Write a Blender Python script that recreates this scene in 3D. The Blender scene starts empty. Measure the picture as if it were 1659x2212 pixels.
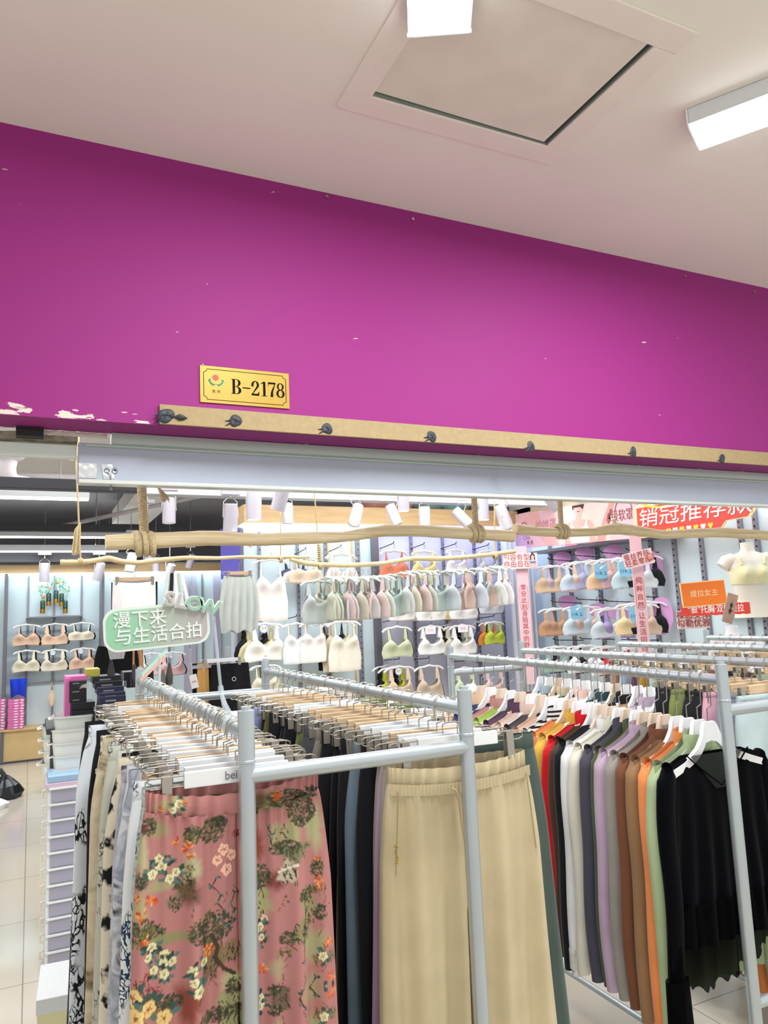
import bpy, bmesh, math, random
import numpy as np
from mathutils import Vector, Matrix, Euler
random.seed(7)
PI = math.pi
S = bpy.context.scene
COL = S.collection

# ------------------------------------------------------------------ camera
F, YAW, PITCH, ROLL, H = 1608.3, 0.444267, 0.133651, -0.0406641, 1.6
W_, H_ = 1659.0, 2212.0
_f = Vector((math.sin(YAW)*math.cos(PITCH), math.cos(YAW)*math.cos(PITCH), math.sin(PITCH)))
_r = Vector((math.cos(YAW), -math.sin(YAW), 0))
_u = _r.cross(_f)
RT = _r*math.cos(ROLL)+_u*math.sin(ROLL)
UP = -_r*math.sin(ROLL)+_u*math.cos(ROLL)
cam = bpy.data.cameras.new('camera'); cam_o = bpy.data.objects.new('camera', cam); COL.objects.link(cam_o)
cam.sensor_fit = 'HORIZONTAL'; cam.sensor_width = 36; cam.lens = 36*F/W_; cam.clip_start = .05
mw = Matrix((RT, UP, -_f)).transposed().to_4x4(); mw.translation = (0, 0, H); cam_o.matrix_world = mw
S.camera = cam_o
S.view_settings.view_transform = 'Standard'; S.view_settings.look = 'None'
S.view_settings.gamma = 1; S.view_settings.use_curve_mapping = False
S.view_settings.exposure = 0.47

def ray(u, v): return RT*((u-W_/2)/F)-UP*((v-H_/2)/F)+_f
def AY(u, v, y): d = ray(u, v); return d*(y/d.y)+Vector((0, 0, H))
def AX(u, v, x): d = ray(u, v); return d*(x/d.x)+Vector((0, 0, H))
def AZ(u, v, z): d = ray(u, v); return d*((z-H)/d.z)+Vector((0, 0, H))

# ------------------------------------------------------------------ world and lamps
w = bpy.data.worlds.new('world'); S.world = w; w.use_nodes = True
w.node_tree.nodes['Background'].inputs[0].default_value = (1.0, 0.98, 0.96, 1)
w.node_tree.nodes['Background'].inputs[1].default_value = 0.70
def area(name, loc, size, power, color=(1, 1, 1), rz=0, size_y=None, rx=0, ry=0, spread=PI):
    l = bpy.data.lights.new(name, 'AREA'); l.energy = power; l.color = color; l.spread = spread
    l.shape = 'RECTANGLE'; l.size = size; l.size_y = size_y or size
    o = bpy.data.objects.new(name, l); o.location = loc; o.rotation_euler = (rx, ry, rz); COL.objects.link(o)
    o['kind'] = 'structure'
    return o
area('wall_wash_light', (2.75, 4.9, 2.46), 2.6, 4.5, (.97, .98, 1), 0, .12, rx=.7)
area('wall_wash_light', (3.2, 4.5, 2.46), .15, 1.5, (.97, .98, 1), 0, 2.2, ry=-.7)
for i, (x, y, sx, sy, p) in enumerate([(1.0, 4.4, 3.0, 1.0, 34), (2.7, 4.4, 1.4, 1.6, 25), (-.8, 3.1, 1.2, .9, 21), (.2, 5.6, 2.4, .3, 12), (.4, 8.3, 2.6, .5, 40), (.4, 9.6, 2.4, .2, 14), (2.4, 3.2, 2.5, .4, 12)]):  # leftmost is an added fill brightening the white bins, no fixture there
    area('shop_and_fill_light', (x, y, 2.86 if y < 7 else 2.55), sx, p, (.95, .98, 1.0), 0, sy)

# ------------------------------------------------------------------ materials
def lin(c):
    if isinstance(c, str):
        c = [int(c[i:i+2], 16)/255 for i in (0, 2, 4)]
    return tuple(x/12.92 if x <= .04045 else ((x+.055)/1.055)**2.4 for x in c[:3])+(1,)
MC = {}
def mat(name, col, rough=.5, metal=0, emit=0, bump=0, bscale=200, alpha=1, trans=0, vary=0, sheen=0, vscale=8, spec=.5):
    key = (name, str(col))
    if key in MC: return MC[key]
    m = bpy.data.materials.new(name); m.use_nodes = True
    n = m.node_tree.nodes; l = m.node_tree.links; b = n['Principled BSDF']
    c = lin(col)
    b.inputs['Base Color'].default_value = c; b.inputs['Roughness'].default_value = rough
    b.inputs['Metallic'].default_value = metal; b.inputs['Specular IOR Level'].default_value = spec
    if emit:
        b.inputs['Emission Color'].default_value = c; b.inputs['Emission Strength'].default_value = emit
    if alpha < 1: b.inputs['Alpha'].default_value = alpha
    if trans: b.inputs['Transmission Weight'].default_value = trans; b.inputs['IOR'].default_value = 1.2
    if sheen: b.inputs['Sheen Weight'].default_value = sheen
    tc = n.new('ShaderNodeTexCoord')
    if vary:
        ns = n.new('ShaderNodeTexNoise'); ns.inputs['Scale'].default_value = vscale; ns.inputs['Detail'].default_value = 6
        l.new(tc.outputs['Object'], ns.inputs['Vector'])
        mr = n.new('ShaderNodeMapRange'); mr.inputs[1].default_value = .3; mr.inputs[2].default_value = .7
        mr.inputs[3].default_value = 1-vary; mr.inputs[4].default_value = 1+vary*.4
        l.new(ns.outputs['Fac'], mr.inputs[0])
        mx = n.new('ShaderNodeVectorMath'); mx.operation = 'SCALE'; mx.inputs[0].default_value = c[:3]
        l.new(mr.outputs[0], mx.inputs['Scale']); l.new(mx.outputs[0], b.inputs['Base Color'])
    if bump:
        n2 = n.new('ShaderNodeTexNoise'); n2.inputs['Scale'].default_value = bscale; n2.inputs['Detail'].default_value = 4
        l.new(tc.outputs['Object'], n2.inputs['Vector'])
        bp = n.new('ShaderNodeBump'); bp.inputs['Strength'].default_value = bump; bp.inputs['Distance'].default_value = .002
        l.new(n2.outputs['Fac'], bp.inputs['Height']); l.new(bp.outputs[0], b.inputs['Normal'])
    MC[key] = m
    return m
def cloth(col, rough=.85, sheen=.15): return mat('cloth', col, rough, 0, 0, .25, 350, vary=.08, sheen=sheen, vscale=14, spec=.25)

def ramp(n, pts, inter='LINEAR'):
    r = n.new('ShaderNodeValToRGB'); r.color_ramp.interpolation = inter
    e = r.color_ramp.elements
    while len(e) < len(pts): e.new(.5)
    for i, (p, c) in enumerate(pts): e[i].position = p; e[i].color = lin(c)
    return r
def print_mat(kind, base, ink, ink2=None, scale=12):
    key = ('print', kind, base, ink)
    if key in MC: return MC[key]
    m = bpy.data.materials.new('printed_cloth'); m.use_nodes = True
    n = m.node_tree.nodes; l = m.node_tree.links; b = n['Principled BSDF']; b.inputs['Roughness'].default_value = .8
    b.inputs['Specular IOR Level'].default_value = .25
    tc = n.new('ShaderNodeTexCoord'); mp = n.new('ShaderNodeMapping'); l.new(tc.outputs['Object'], mp.inputs[0])
    mp.inputs['Location'].default_value = (3.1, 1.7, .4)
    ns = n.new('ShaderNodeTexNoise'); ns.inputs['Scale'].default_value = scale; ns.inputs['Detail'].default_value = 3
    l.new(mp.outputs[0], ns.inputs['Vector'])
    if kind == 'blotch':
        r = ramp(n, [(0, base), (.5, base), (.54, ink), (1, ink)]); l.new(ns.outputs['Fac'], r.inputs[0])
    elif kind == 'water':
        ns.inputs['Detail'].default_value = 6; ns.inputs['Distortion'].default_value = 1.2
        r = ramp(n, [(.3, base), (.47, ink2 or base), (.56, base), (.66, ink)]); l.new(ns.outputs['Fac'], r.inputs[0])
    else:  # line drawing / leaves
        mp.inputs['Scale'].default_value = (1, 1, .6) if kind == 'line' else (1, 1, .5)
        mixv = n.new('ShaderNodeMix'); mixv.data_type = 'VECTOR'; mixv.inputs[0].default_value = .12 if kind == 'line' else .25
        l.new(mp.outputs[0], mixv.inputs[4]); l.new(ns.outputs['Color'], mixv.inputs[5])
        vo = n.new('ShaderNodeTexVoronoi'); vo.feature = 'DISTANCE_TO_EDGE'; vo.inputs['Scale'].default_value = scale*2.6
        l.new(mixv.outputs[1], vo.inputs['Vector'])
        t = .05 if kind == 'line' else .12
        r0 = ramp(n, [(0, '000000'), (t*.6, '000000'), (t, 'ffffff'), (1, 'ffffff')]); l.new(vo.outputs['Distance'], r0.inputs[0])
        r1 = ramp(n, [(0, 'ffffff'), (.50, 'ffffff'), (.55, '000000'), (1, '000000')])
        n3 = n.new('ShaderNodeTexNoise'); n3.inputs['Scale'].default_value = scale*.7; l.new(mp.outputs[0], n3.inputs['Vector']); l.new(n3.outputs['Fac'], r1.inputs[0])
        mx = n.new('ShaderNodeMath'); mx.operation = 'MAXIMUM'; l.new(r0.outputs[0], mx.inputs[0]); l.new(r1.outputs[0], mx.inputs[1])
        r = ramp(n, [(0, ink), (1, base)]); l.new(mx.outputs[0], r.inputs[0])
    l.new(r.outputs[0], b.inputs['Base Color'])
    MC[key] = m
    return m
def wood(name, c1, c2, scale=6, stretch=(1, 8, 8), rough=.5):
    key = ('wood', name)
    if key in MC: return MC[key]
    m = bpy.data.materials.new(name); m.use_nodes = True
    n = m.node_tree.nodes; l = m.node_tree.links; b = n['Principled BSDF']; b.inputs['Roughness'].default_value = rough
    tc = n.new('ShaderNodeTexCoord'); mp = n.new('ShaderNodeMapping'); mp.inputs['Scale'].default_value = stretch
    l.new(tc.outputs['Object'], mp.inputs[0])
    ns = n.new('ShaderNodeTexNoise'); ns.inputs['Scale'].default_value = scale; ns.inputs['Detail'].default_value = 8; ns.inputs['Distortion'].default_value = .6
    l.new(mp.outputs[0], ns.inputs['Vector'])
    r = ramp(n, [(.3, c1), (.7, c2)]); l.new(ns.outputs['Fac'], r.inputs[0]); l.new(r.outputs[0], b.inputs['Base Color'])
    bp = n.new('ShaderNodeBump'); bp.inputs['Strength'].default_value = .2; bp.inputs['Distance'].default_value = .003
    l.new(ns.outputs['Fac'], bp.inputs['Height']); l.new(bp.outputs[0], b.inputs['Normal'])
    MC[key] = m
    return m

SILVER = mat('silver_paint', 'b9c3c8', .32, .55, vary=.05)
STEEL = mat('steel_wire', 'b0aba0', .3, .85)
CLIPM = mat('clip_metal', 'a8a298', .35, .7)
WHITEP = mat('white_paint', 'f2f2f0', .4)
HWHITE = mat('hanger_white', 'eef1f3', .45, vary=.04)
HWOOD = wood('hanger_wood', 'c6a47c', 'dcc2a0', 5, (2, 20, 20))
HPINKW = wood('pale_wood', 'd2bba6', 'e4d3c2', 5, (20, 20, 2))
DARK = mat('dark_metal', '55555c', .4, .3)
BLACK = mat('black_plastic', '17181b', .5)
BRANCH = wood('peeled_branch', 'cdb58a', 'ecdcb4', 5, (.8, 26, 26), .7)
BRANCH2 = wood('pale_branch', 'c9b080', 'e6d3a6', 5, (1.2, 22, 22), .7)
ROPE = mat('jute', 'cbb890', .95, bump=1, bscale=300, vary=.3, vscale=120)
ROPE2 = mat('jute_pale', 'cbb889', .95, bump=1, bscale=300, vary=.2, vscale=120)
CLEAR = mat('clear_acrylic', 'd6e2e8', .08, 0, alpha=.33)

# ------------------------------------------------------------------ mesh builder
class MB:
    def __init__(s): s.v = []; s.f = []
    def add(s, vs, fs):
        o = len(s.v); s.v += [tuple(x) for x in vs]; s.f += [tuple(i+o for i in f) for f in fs]; return s
    def box(s, c, d, rot=None, bev=0):
        bm = bmesh.new(); bmesh.ops.create_cube(bm, size=1); bmesh.ops.scale(bm, vec=d, verts=bm.verts)
        if bev: bmesh.ops.bevel(bm, geom=bm.edges[:], offset=bev, segments=2, affect='EDGES', profile=.5)
        M = Matrix.Translation(c)
        if rot is not None: M = M @ (rot if isinstance(rot, Matrix) else Euler(rot).to_matrix().to_4x4())
        bm.transform(M); bm.verts.index_update()
        s.add([v.co for v in bm.verts], [[v.index for v in f.verts] for f in bm.faces]); bm.free(); return s
    def tube(s, pts, r, n=8, cap=True, closed=False):
        pts = [Vector(p) for p in pts]; k = len(pts)
        rs = r if isinstance(r, (list, tuple)) else [r]*k
        prev = None; rings = []
        for i, p in enumerate(pts):
            if closed: t = pts[(i+1) % k]-pts[i-1]
            else: t = pts[min(i+1, k-1)]-pts[max(i-1, 0)]
            t.normalize()
            if prev is None:
                a = Vector((0, 0, 1)) if abs(t.z) < .9 else Vector((1, 0, 0))
                x = t.cross(a).normalized()
            else:
                x = (prev-t*prev.dot(t)).normalized()
            prev = x; y = t.cross(x)
            rings.append([p+(x*math.cos(2*PI*j/n)+y*math.sin(2*PI*j/n))*rs[i] for j in range(n)])
        vs = [q for rg in rings for q in rg]; fs = []
        for i in range(k if closed else k-1):
            a = i*n; b = ((i+1) % k)*n
            for j in range(n): fs.append((a+j, a+(j+1) % n, b+(j+1) % n, b+j))
        if cap and not closed: fs += [tuple(range(n))[::-1], tuple((k-1)*n+j for j in range(n))]
        return s.add(vs, fs)
    def lathe(s, prof, n=24, c=(0, 0, 0), rot=None):
        vs = []; fs = []; k = len(prof)
        R = rot if rot is not None else Matrix.Identity(3)
        for (r, z) in prof:
            for j in range(n):
                a = 2*PI*j/n; vs.append(Vector(c)+R @ Vector((r*math.cos(a), r*math.sin(a), z)))
        for i in range(k-1):
            for j in range(n): fs.append((i*n+j, i*n+(j+1) % n, (i+1)*n+(j+1) % n, (i+1)*n+j))
        if prof[0][0] > 1e-5: fs.append(tuple(range(n))[::-1])
        if prof[-1][0] > 1e-5: fs.append(tuple((k-1)*n+j for j in range(n)))
        return s.add(vs, fs)
    def prism(s, poly, d, M=None):
        # polygon in local XZ, extruded along Y from -d/2 to d/2
        M = M or Matrix.Identity(4); k = len(poly)
        vs = [M @ Vector((x, -d/2, z)) for x, z in poly]+[M @ Vector((x, d/2, z)) for x, z in poly]
        fs = [tuple(range(k)), tuple(range(2*k-1, k-1, -1))]+[(i, k+i, k+(i+1) % k, (i+1) % k) for i in range(k)]
        return s.add(vs, fs)
    def grid(s, fn, nu, nv, wrap=False):
        vs = []; fs = []; m = nu if wrap else nu+1
        for j in range(nv+1):
            for i in range(m): vs.append(fn(i/nu, j/nv))
        for j in range(nv):
            for i in range(nu):
                a = j*m+i; b = j*m+(i+1) % m
                fs.append((a, b, b+m, a+m))
        return s.add(vs, fs)
    def mesh(s, name, m, smooth=True, ang=.7):
        me = bpy.data.meshes.new(name); me.from_pydata([tuple(v) for v in s.v], [], s.f); me.validate()
        bm = bmesh.new(); bm.from_mesh(me); bmesh.ops.recalc_face_normals(bm, faces=bm.faces[:]); bm.to_mesh(me); bm.free()
        if smooth: me.shade_smooth(); me.set_sharp_from_angle(angle=ang)
        me.materials.append(m)
        return me
def obj(name, mb, m, parent=None, loc=None, rot=None, smooth=True, ang=.7):
    me = mb if isinstance(mb, bpy.types.Mesh) else mb.mesh(name, m, smooth, ang)
    o = bpy.data.objects.new(name, me); COL.objects.link(o)
    if parent: o.parent = parent
    if loc is not None: o.location = loc
    if rot is not None: o.rotation_euler = rot
    if isinstance(mb, bpy.types.Mesh) and m is not None and me.materials[0] != m:
        o.material_slots[0].link = 'OBJECT'; o.material_slots[0].material = m
    return o
def tag(o, label, cat, group=None, kind=None):
    o['label'] = label; o['category'] = cat
    if group: o['group'] = group
    if kind: o['kind'] = kind
    return o
def thing(name, label, cat, loc=(0, 0, 0), rz=0, group=None, rot=None):
    o = bpy.data.objects.new(name, None); COL.objects.link(o); o.empty_display_size = .02
    o.location = loc; o.rotation_euler = rot if rot is not None else (0, 0, rz)
    return tag(o, label, cat, group)
def struct(name, mb, m, smooth=False, parent=None):
    o = obj(name, mb, m, parent, smooth=smooth)
    if not parent: o['kind'] = 'structure'
    return o
def text(name, body, size, m, parent, loc=(0, 0, 0), rot=(PI/2, 0, 0), ext=.0004, align='CENTER', sx=1, offset=0, spacing=1, line=1, shear=0):
    c = bpy.data.curves.new(name, 'FONT'); c.body = body; c.size = size; c.extrude = ext; c.align_x = align; c.align_y = 'CENTER'
    c.offset = offset; c.space_character = spacing; c.space_line = line; c.shear = shear; c.resolution_u = 3
    t = bpy.data.objects.new(name, c); COL.objects.link(t); bpy.context.view_layer.update()
    me = bpy.data.meshes.new_from_object(t.evaluated_get(bpy.context.evaluated_depsgraph_get()))
    bpy.data.objects.remove(t); me.materials.clear(); me.materials.append(m)
    o = bpy.data.objects.new(name, me); COL.objects.link(o); o.parent = parent; o.location = loc; o.rotation_euler = rot; o.scale = (sx, 1, 1)
    return o
def plane_basis(tl, tr, bl):
    """matrix whose local X runs tl->tr, local Z runs up, local Y away from viewer"""
    x = (tr-tl).normalized(); z = (tl-bl); z = (z-x*z.dot(x)).normalized(); y = z.cross(x)
    return Matrix((x, y, z)).transposed()

# ================================================================== THE SETTING
YF, ZB, ZC = 2.4, 2.222, 3.15        # front bulkhead plane, its lower edge, corridor ceiling
# corridor ceiling with an access hatch opening
X0, X1, Y0, Y1 = .90, 1.55, 1.37, 1.855
m_ceil = mat('ceiling_paint', 'f2efe6', .8, bump=.15, bscale=60, vary=.03, vscale=2)
c = MB()
for (a, b, y0, y1) in ((-4, X0, -2, YF), (X1, 5, -2, YF), (X0, X1, -2, Y0), (X0, X1, Y1, YF)):
    c.box(((a+b)/2, (y0+y1)/2, ZC+.03), (b-a, y1-y0, .06))
struct('ceiling', c, m_ceil)
# hatch
h = thing('ceiling_hatch', 'square access hatch with raised frame in the corridor ceiling, dark gap along one side', 'ceiling hatch', ((X0+X1)/2, (Y0+Y1)/2, ZC))
fr = MB(); o_ = .085; hx, hy = (X1-X0)/2, (Y1-Y0)/2
for (cx_, cy_, dx, dy) in ((0, hy+o_/2, 2*hx+2*o_, o_), (0, -hy-o_/2, 2*hx+2*o_, o_), (-hx-o_/2, 0, o_, 2*hy), (hx+o_/2, 0, o_, 2*hy)):
    fr.box((cx_, cy_, -.004), (dx-.001, dy-.001, .008), bev=.002)
obj('hatch_frame', fr, mat('hatch_frame_paint', 'f0e9e1', .8, vary=.03), h, smooth=False)
pn = MB().box((-.008, -.004, .008), (2*hx-.022, 2*hy-.012, .012), rot=(0, .012, 0))
obj('hatch_panel', pn, mat('hatch_panel_paint', 'e8e3d8', .8, vary=.07, vscale=7), h, smooth=False)
tr_ = MB().box((0, hy-.004, .012), (2*hx, .005, .03)).box((hx-.003, 0, .012), (.004, 2*hy, .03)).box((0, 0, .045), (2*hx, 2*hy, .004))
obj('hatch_rim', tr_, mat('hatch_rim_metal', '7c8c82', .5, .3), h, smooth=False)

# front bulkhead: magenta paint with flaked patches along the lower left edge
def bulkhead_mat():
    m = bpy.data.materials.new('magenta_paint'); m.use_nodes = True
    n = m.node_tree.nodes; l = m.node_tree.links; b = n['Principled BSDF']; b.inputs['Roughness'].default_value = .6; b.inputs['Specular IOR Level'].default_value = .25
    g = n.new('ShaderNodeNewGeometry'); sp = n.new('ShaderNodeSeparateXYZ'); l.new(g.outputs['Position'], sp.inputs[0])
    mp = n.new('ShaderNodeMapping'); mp.inputs['Scale'].default_value = (1, 1, 3.5); l.new(g.outputs['Position'], mp.inputs[0])
    ns = n.new('ShaderNodeTexNoise'); ns.inputs['Scale'].default_value = 14; ns.inputs['Detail'].default_value = 5; ns.inputs['Distortion'].default_value = .5
    l.new(mp.outputs[0], ns.inputs['Vector'])
    def mr(src, a, b_, c_, d_):
        x = n.new('ShaderNodeMapRange'); l.new(src, x.inputs[0])
        for i, q in enumerate((a, b_, c_, d_)): x.inputs[i+1].default_value = q
        return x.outputs[0]
    def ma(op, a, b_):
        x = n.new('ShaderNodeMath'); x.operation = op
        for i, q in enumerate((a, b_)):
            if isinstance(q, (int, float)): x.inputs[i].default_value = q
            else: l.new(q, x.inputs[i])
        return x.outputs[0]
    zz = mr(sp.outputs[2], ZB-.005, ZB+.055, 1, 0)
    xx = mr(sp.outputs[0], .02, .55, 1, .45)
    soff = ma('LESS_THAN', sp.outputs[2], ZB+.002)      # underside: only the rear edge is chipped
    yy = mr(sp.outputs[1], 2.515, 2.56, 0, .82)
    k = ma('MULTIPLY', zz, xx)
    k2 = ma('MAXIMUM', ma('MULTIPLY', k, ma('SUBTRACT', 1, soff)), ma('MULTIPLY', yy, soff))
    th = ma('ADD', ns.outputs['Fac'], ma('MULTIPLY', k2, .30))
    chip = mr(th, .755, .765, 0, 1)
    mx = n.new('ShaderNodeMix'); mx.data_type = 'RGBA'; l.new(chip, mx.inputs[0])
    mx.inputs[6].default_value = lin('922a79'); mx.inputs[7].default_value = lin('d9cfc0')
    l.new(mx.outputs[2], b.inputs['Base Color'])
    bp = n.new('ShaderNodeBump'); bp.inputs['Strength'].default_value = .05; n4 = n.new('ShaderNodeTexNoise'); n4.inputs['Scale'].default_value = 90
    l.new(g.outputs['Position'], n4.inputs['Vector']); l.new(n4.outputs['Fac'], bp.inputs['Height']); l.new(bp.outputs[0], b.inputs['Normal'])
    return m
BULK = bulkhead_mat()
struct('wall_front', MB().box((.5, YF+.078, (ZB+ZC+.06)/2), (9, .156, ZC+.06-ZB)), BULK)
for i, (u, v, dx) in enumerate([(706, 424, .012), (892, 472, .004), (1480, 596, .01), (1528, 585, .012), (1629, 630, .012)]):
    p = AY(u, v, YF-.004)
    b = MB().tube([p+Vector((-dx/2, 0, .002)), p, p+Vector((dx/2, -.002, -.003))], [.003, .005, .002], 7).tube([p, p+Vector((.001, -.008, -.009))], [.003, .0015], 6)
    tag(obj('wall_plug', b, mat('plug_grey', '8d8578' if i != 1 else 'ded6cc', .8)), 'small %s wall plug %s' % (('grey' if i != 1 else 'pale'), ['at the purple wall top, left of the hatch', 'just under the ceiling line near the middle', 'at the ceiling line, left of the ceiling hole', 'on the ceiling itself near the right edge', 'at the far right end of the purple wall top'][i]), 'wall plug')

# floor
def floor_mat():
    m = bpy.data.materials.new('floor_tile'); m.use_nodes = True
    n = m.node_tree.nodes; l = m.node_tree.links; b = n['Principled BSDF']; b.inputs['Roughness'].default_value = .12
    g = n.new('ShaderNodeNewGeometry'); br = n.new('ShaderNodeTexBrick'); l.new(g.outputs['Position'], br.inputs[0])
    br.offset = 0; br.inputs['Scale'].default_value = 1; br.inputs['Brick Width'].default_value = .8; br.inputs['Row Height'].default_value = .8
    br.inputs['Mortar Size'].default_value = .003
    br.inputs['Color1'].default_value = lin('cfc7b6'); br.inputs['Color2'].default_value = lin('cbc3b2'); br.inputs['Mortar'].default_value = lin('8f8879')
    l.new(br.outputs[0], b.inputs['Base Color']); return m
struct('floor', MB().box((1, 5, -.05), (14, 16, .1)), floor_mat())
# shop ceiling
m_sc = mat('shop_ceiling_white', 'd9d4d2', .8)
m_dk = mat('shop_ceiling_grey', 'a09fa5', .8)
struct('ceiling_shop_front', MB().box((1, 4.9, 2.95), (12, 4.7, .1)), m_sc)
struct('ceiling_shop_back', MB().box((1, 9.8, 3.15), (12, 5.1, .1)).box((1, 7.25, 3.05), (12, .06, .3)), m_dk)
a, b = AZ(245, 1068, 2.9), AZ(180, 1140, 2.9)
struct('trim_1', MB().box((1.08, 8.4, 2.88), (.42, 2.3, .16)), mat('white_duct', 'e6e2e0', .6))
WL, WR, WB, WC = -2.6, 4.4, 10.5, 6.0
struct('wall_left', MB().box((WL-.05, 6.6, 1.55), (.1, 8.1, 3.1)), mat('wall_white', 'e6e4e0', .7))
struct('wall_back_left', MB().box((.1, WB+.06, 1.2), (5.6, .1, 2.4)), mat('wall_mist_blue', 'c9dde4', .5))
struct('wall_back', MB().box((2.98, WC+.06, 1.2), (3.0, .1, 2.4)), mat('wall_lilac', 'cfd6e6', .5))
struct('wall_right', MB().box((WR+.06, 4.4, 1.3), (.1, 3.6, 2.6)), mat('wall_pale_blue', 'd2dfe8', .5))
struct('wall_right_rear', MB().box((WR+.6, 8.6, 1.55), (.1, 4.4, 3.1)), mat('wall_grey', '8f8d92', .7))
struct('wall_back_rear', MB().box((1, 12.3, 1.55), (12, .1, 3.1)), mat('wall_grey', '8f8d92', .7))

# ================================================================== SHOPFRONT FITTINGS
# roller-gate beam
GX = .128
gb = thing('gate_beam', 'long grey painted metal shutter beam running under the purple wall', 'beam', (GX, 2.56, 2.05))
m_gate = mat('gate_grey', 'aeb5c4', .35, .25, vary=.05, vscale=3); m_gtrim = mat('gate_trim', 'b4bfb9', .4, .1)
GL = 4.6
obj('beam_face', MB().box((GL/2, .03, .075), (GL, .06, .126), bev=.003), m_gate, gb, smooth=False)
obj('top_trim', MB().box((GL/2+.05, .0, .153), (GL-.1, .06, .036), bev=.003).tube([(.02, -.004, .131), (GL, -.004, .131)], .006, 8), m_gtrim, gb)
obj('bottom_lip', MB().box((GL/2, -.012, .004), (GL, .05, .014), bev=.003), mat('lip_pale', 'd3d8d2', .25, .3), gb, smooth=False)
tp = MB().grid(lambda u, v: (.002+.055*u, -.002-.0018*random.random(), .02+.05*v), 10, 8)
obj('foil_tape', tp, mat('foil', 'd5d8da', .22, .9), gb)
tp = MB().grid(lambda u, v: (.07+.035*u+.008*(1-v), -.002-.002*random.random(), .018+.05*v), 7, 8)
obj('foil_tape', tp, mat('foil', 'd5d8da', .22, .9), gb)
for q in (.088, .112):
    R = Euler((PI/2, 0, 0)).to_matrix()
    obj('bolt', MB().lathe([(.003, 0), (.003, .004), (.008, .005), (.009, .003), (.009, 0)], 14, (q, -.003, .048), R), mat('bolt_grey', '8f969e', .3, .8), gb)
obj('latch_hook', MB().tube([(.088, -.01, .045), (.1, -.012, .03), (.1, -.01, .0), (.1, -.01, -.018)], [.002, .002, .002, .005], 8), mat('bolt_grey', '8f969e', .3, .8), gb)

# broken ledge to the left of the beam
g = thing('broken_ledge', 'crumbling cement ledge under the chipped left end of the purple wall, black slot in it', 'ledge', (-.1, 2.6, 2.19))
lm = mat('crumbling_cement', 'a39c8c', .95, bump=1, bscale=60, vary=.45, vscale=25)
def rough_bar(x0, x1, y, z0, z1, d, amp=.004, n=26):
    b = MB()
    def fn(u, v):
        a = v*2*PI; cy, cz = math.cos(a), math.sin(a); k = max(abs(cy), abs(cz))
        return (x0+(x1-x0)*u, y+d/2*cy/k+random.uniform(-amp, amp), (z0+z1)/2+(z1-z0)/2*cz/k+random.uniform(-amp, amp)*.6)
    return b.grid(fn, n, 12)
obj('cement_core', rough_bar(-.9, .226, .0, -.002, .03, .08), lm, g)
obj('paint_flake', rough_bar(-.9, .0, -.05, .012, .024, .01, .003), mat('flake_white', 'cfc4bc', .9), g)
obj('paint_flake', rough_bar(.12, .315, -.05, .014, .028, .01, .002), mat('flake_white', 'cfc4bc', .9), g)
bx = MB().box((.0, 0, 0), (.078, .04, .022)).box((.0, -.008, .014), (.08, .03, .004))
obj('black_slot_box', bx, BLACK, g, loc=(.085, -.055, .012), smooth=False)
tag(obj('white_shutter_panel', MB().box((-.34, 2.585, 2.158), (.925, .03, .043), bev=.002), mat('panel_mint_white', 'dbe6df', .4), smooth=False), 'short pale mint white metal panel left of the grey shutter beam', 'panel')

# MDF strip with black glue blobs
p0 = AY(345, 876, YF-.012)
st = tag(obj('mdf_strip', MB().box((p0.x+1.6, YF-.0065, ZB+.034), (3.2, .013, .064), bev=.0008), mat('raw_mdf', 'a8946e', .85, bump=.4, bscale=250, vary=.10, vscale=60), smooth=False),
         'long raw fibreboard strip fixed along the lower edge of the purple wall', 'wood strip')
BL = mat('black_glue', '2d333b', .5, bump=.6, bscale=160)
for i, (u, v, r) in enumerate([(358, 898, .0215), (509, 909, .0205), (707, 926, .0195), (933, 943, .0195), (1147, 965, .0195), (1368, 976, .0195), (1560, 991, .0195)]):
    q = AY(u, v, YF-.014)
    rd = random.Random(i)
    b = MB()
    def fn(s, t, rd=rd, r=r, q=q, i=i):
        a = s*2*PI; rr = r*math.sin(t*PI/2)*(1+.10*math.sin(2*a+i)+.06*math.sin(3*a+2*i))
        return (q.x+rr*math.cos(a)*(1.25 if i == 0 else .95), q.y-.005*math.cos(t*PI/2)*(1+.3*math.sin(a*3+i)), q.z+rr*math.sin(a)*1.1)
    b.grid(fn, 22, 6, True)
    for k in range(2 if i else 3):
        a = PI*.95+k*.45+i*.1
        s = Vector((q.x+r*.8*math.cos(a), q.y, q.z+r*.8*math.sin(a)))
        b.tube([s, s+Vector((-.009, -.001, -.003-.004*k)), s+Vector((-.020, -.001, -.004-.009*k))], [.0045, .0025, .0007], 6)
    if i == 0:
        b.tube([q+Vector((.016, -.002, 0)), q+Vector((.028, -.002, -.002)), q+Vector((.044, -.002, -.002)), q+Vector((.056, -.002, -.003)), q+Vector((.068, -.001, -.003))], [.006, .003, .011, .008, .001], 8)
    lab = ['double-lobed black glue blob on the left end of the wooden strip, with a long tail', 'black glue blob with two ragged tails, just below the gold plate on the wooden strip',
           'round black glue blob with one small tail on the strip, right of the gold plate', 'oval black glue blob on the strip, the one above the middle of the thick branch',
           'round black glue blob on the strip above the branch junction', 'pointed oval black glue blob, next to last on the strip toward the right edge',
           'last black glue blob on the strip, nearest the right edge of the photo'][i]
    tag(obj('glue_blob', b, BL), lab, 'glue blob', 'black glue blobs on the wooden strip')

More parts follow.
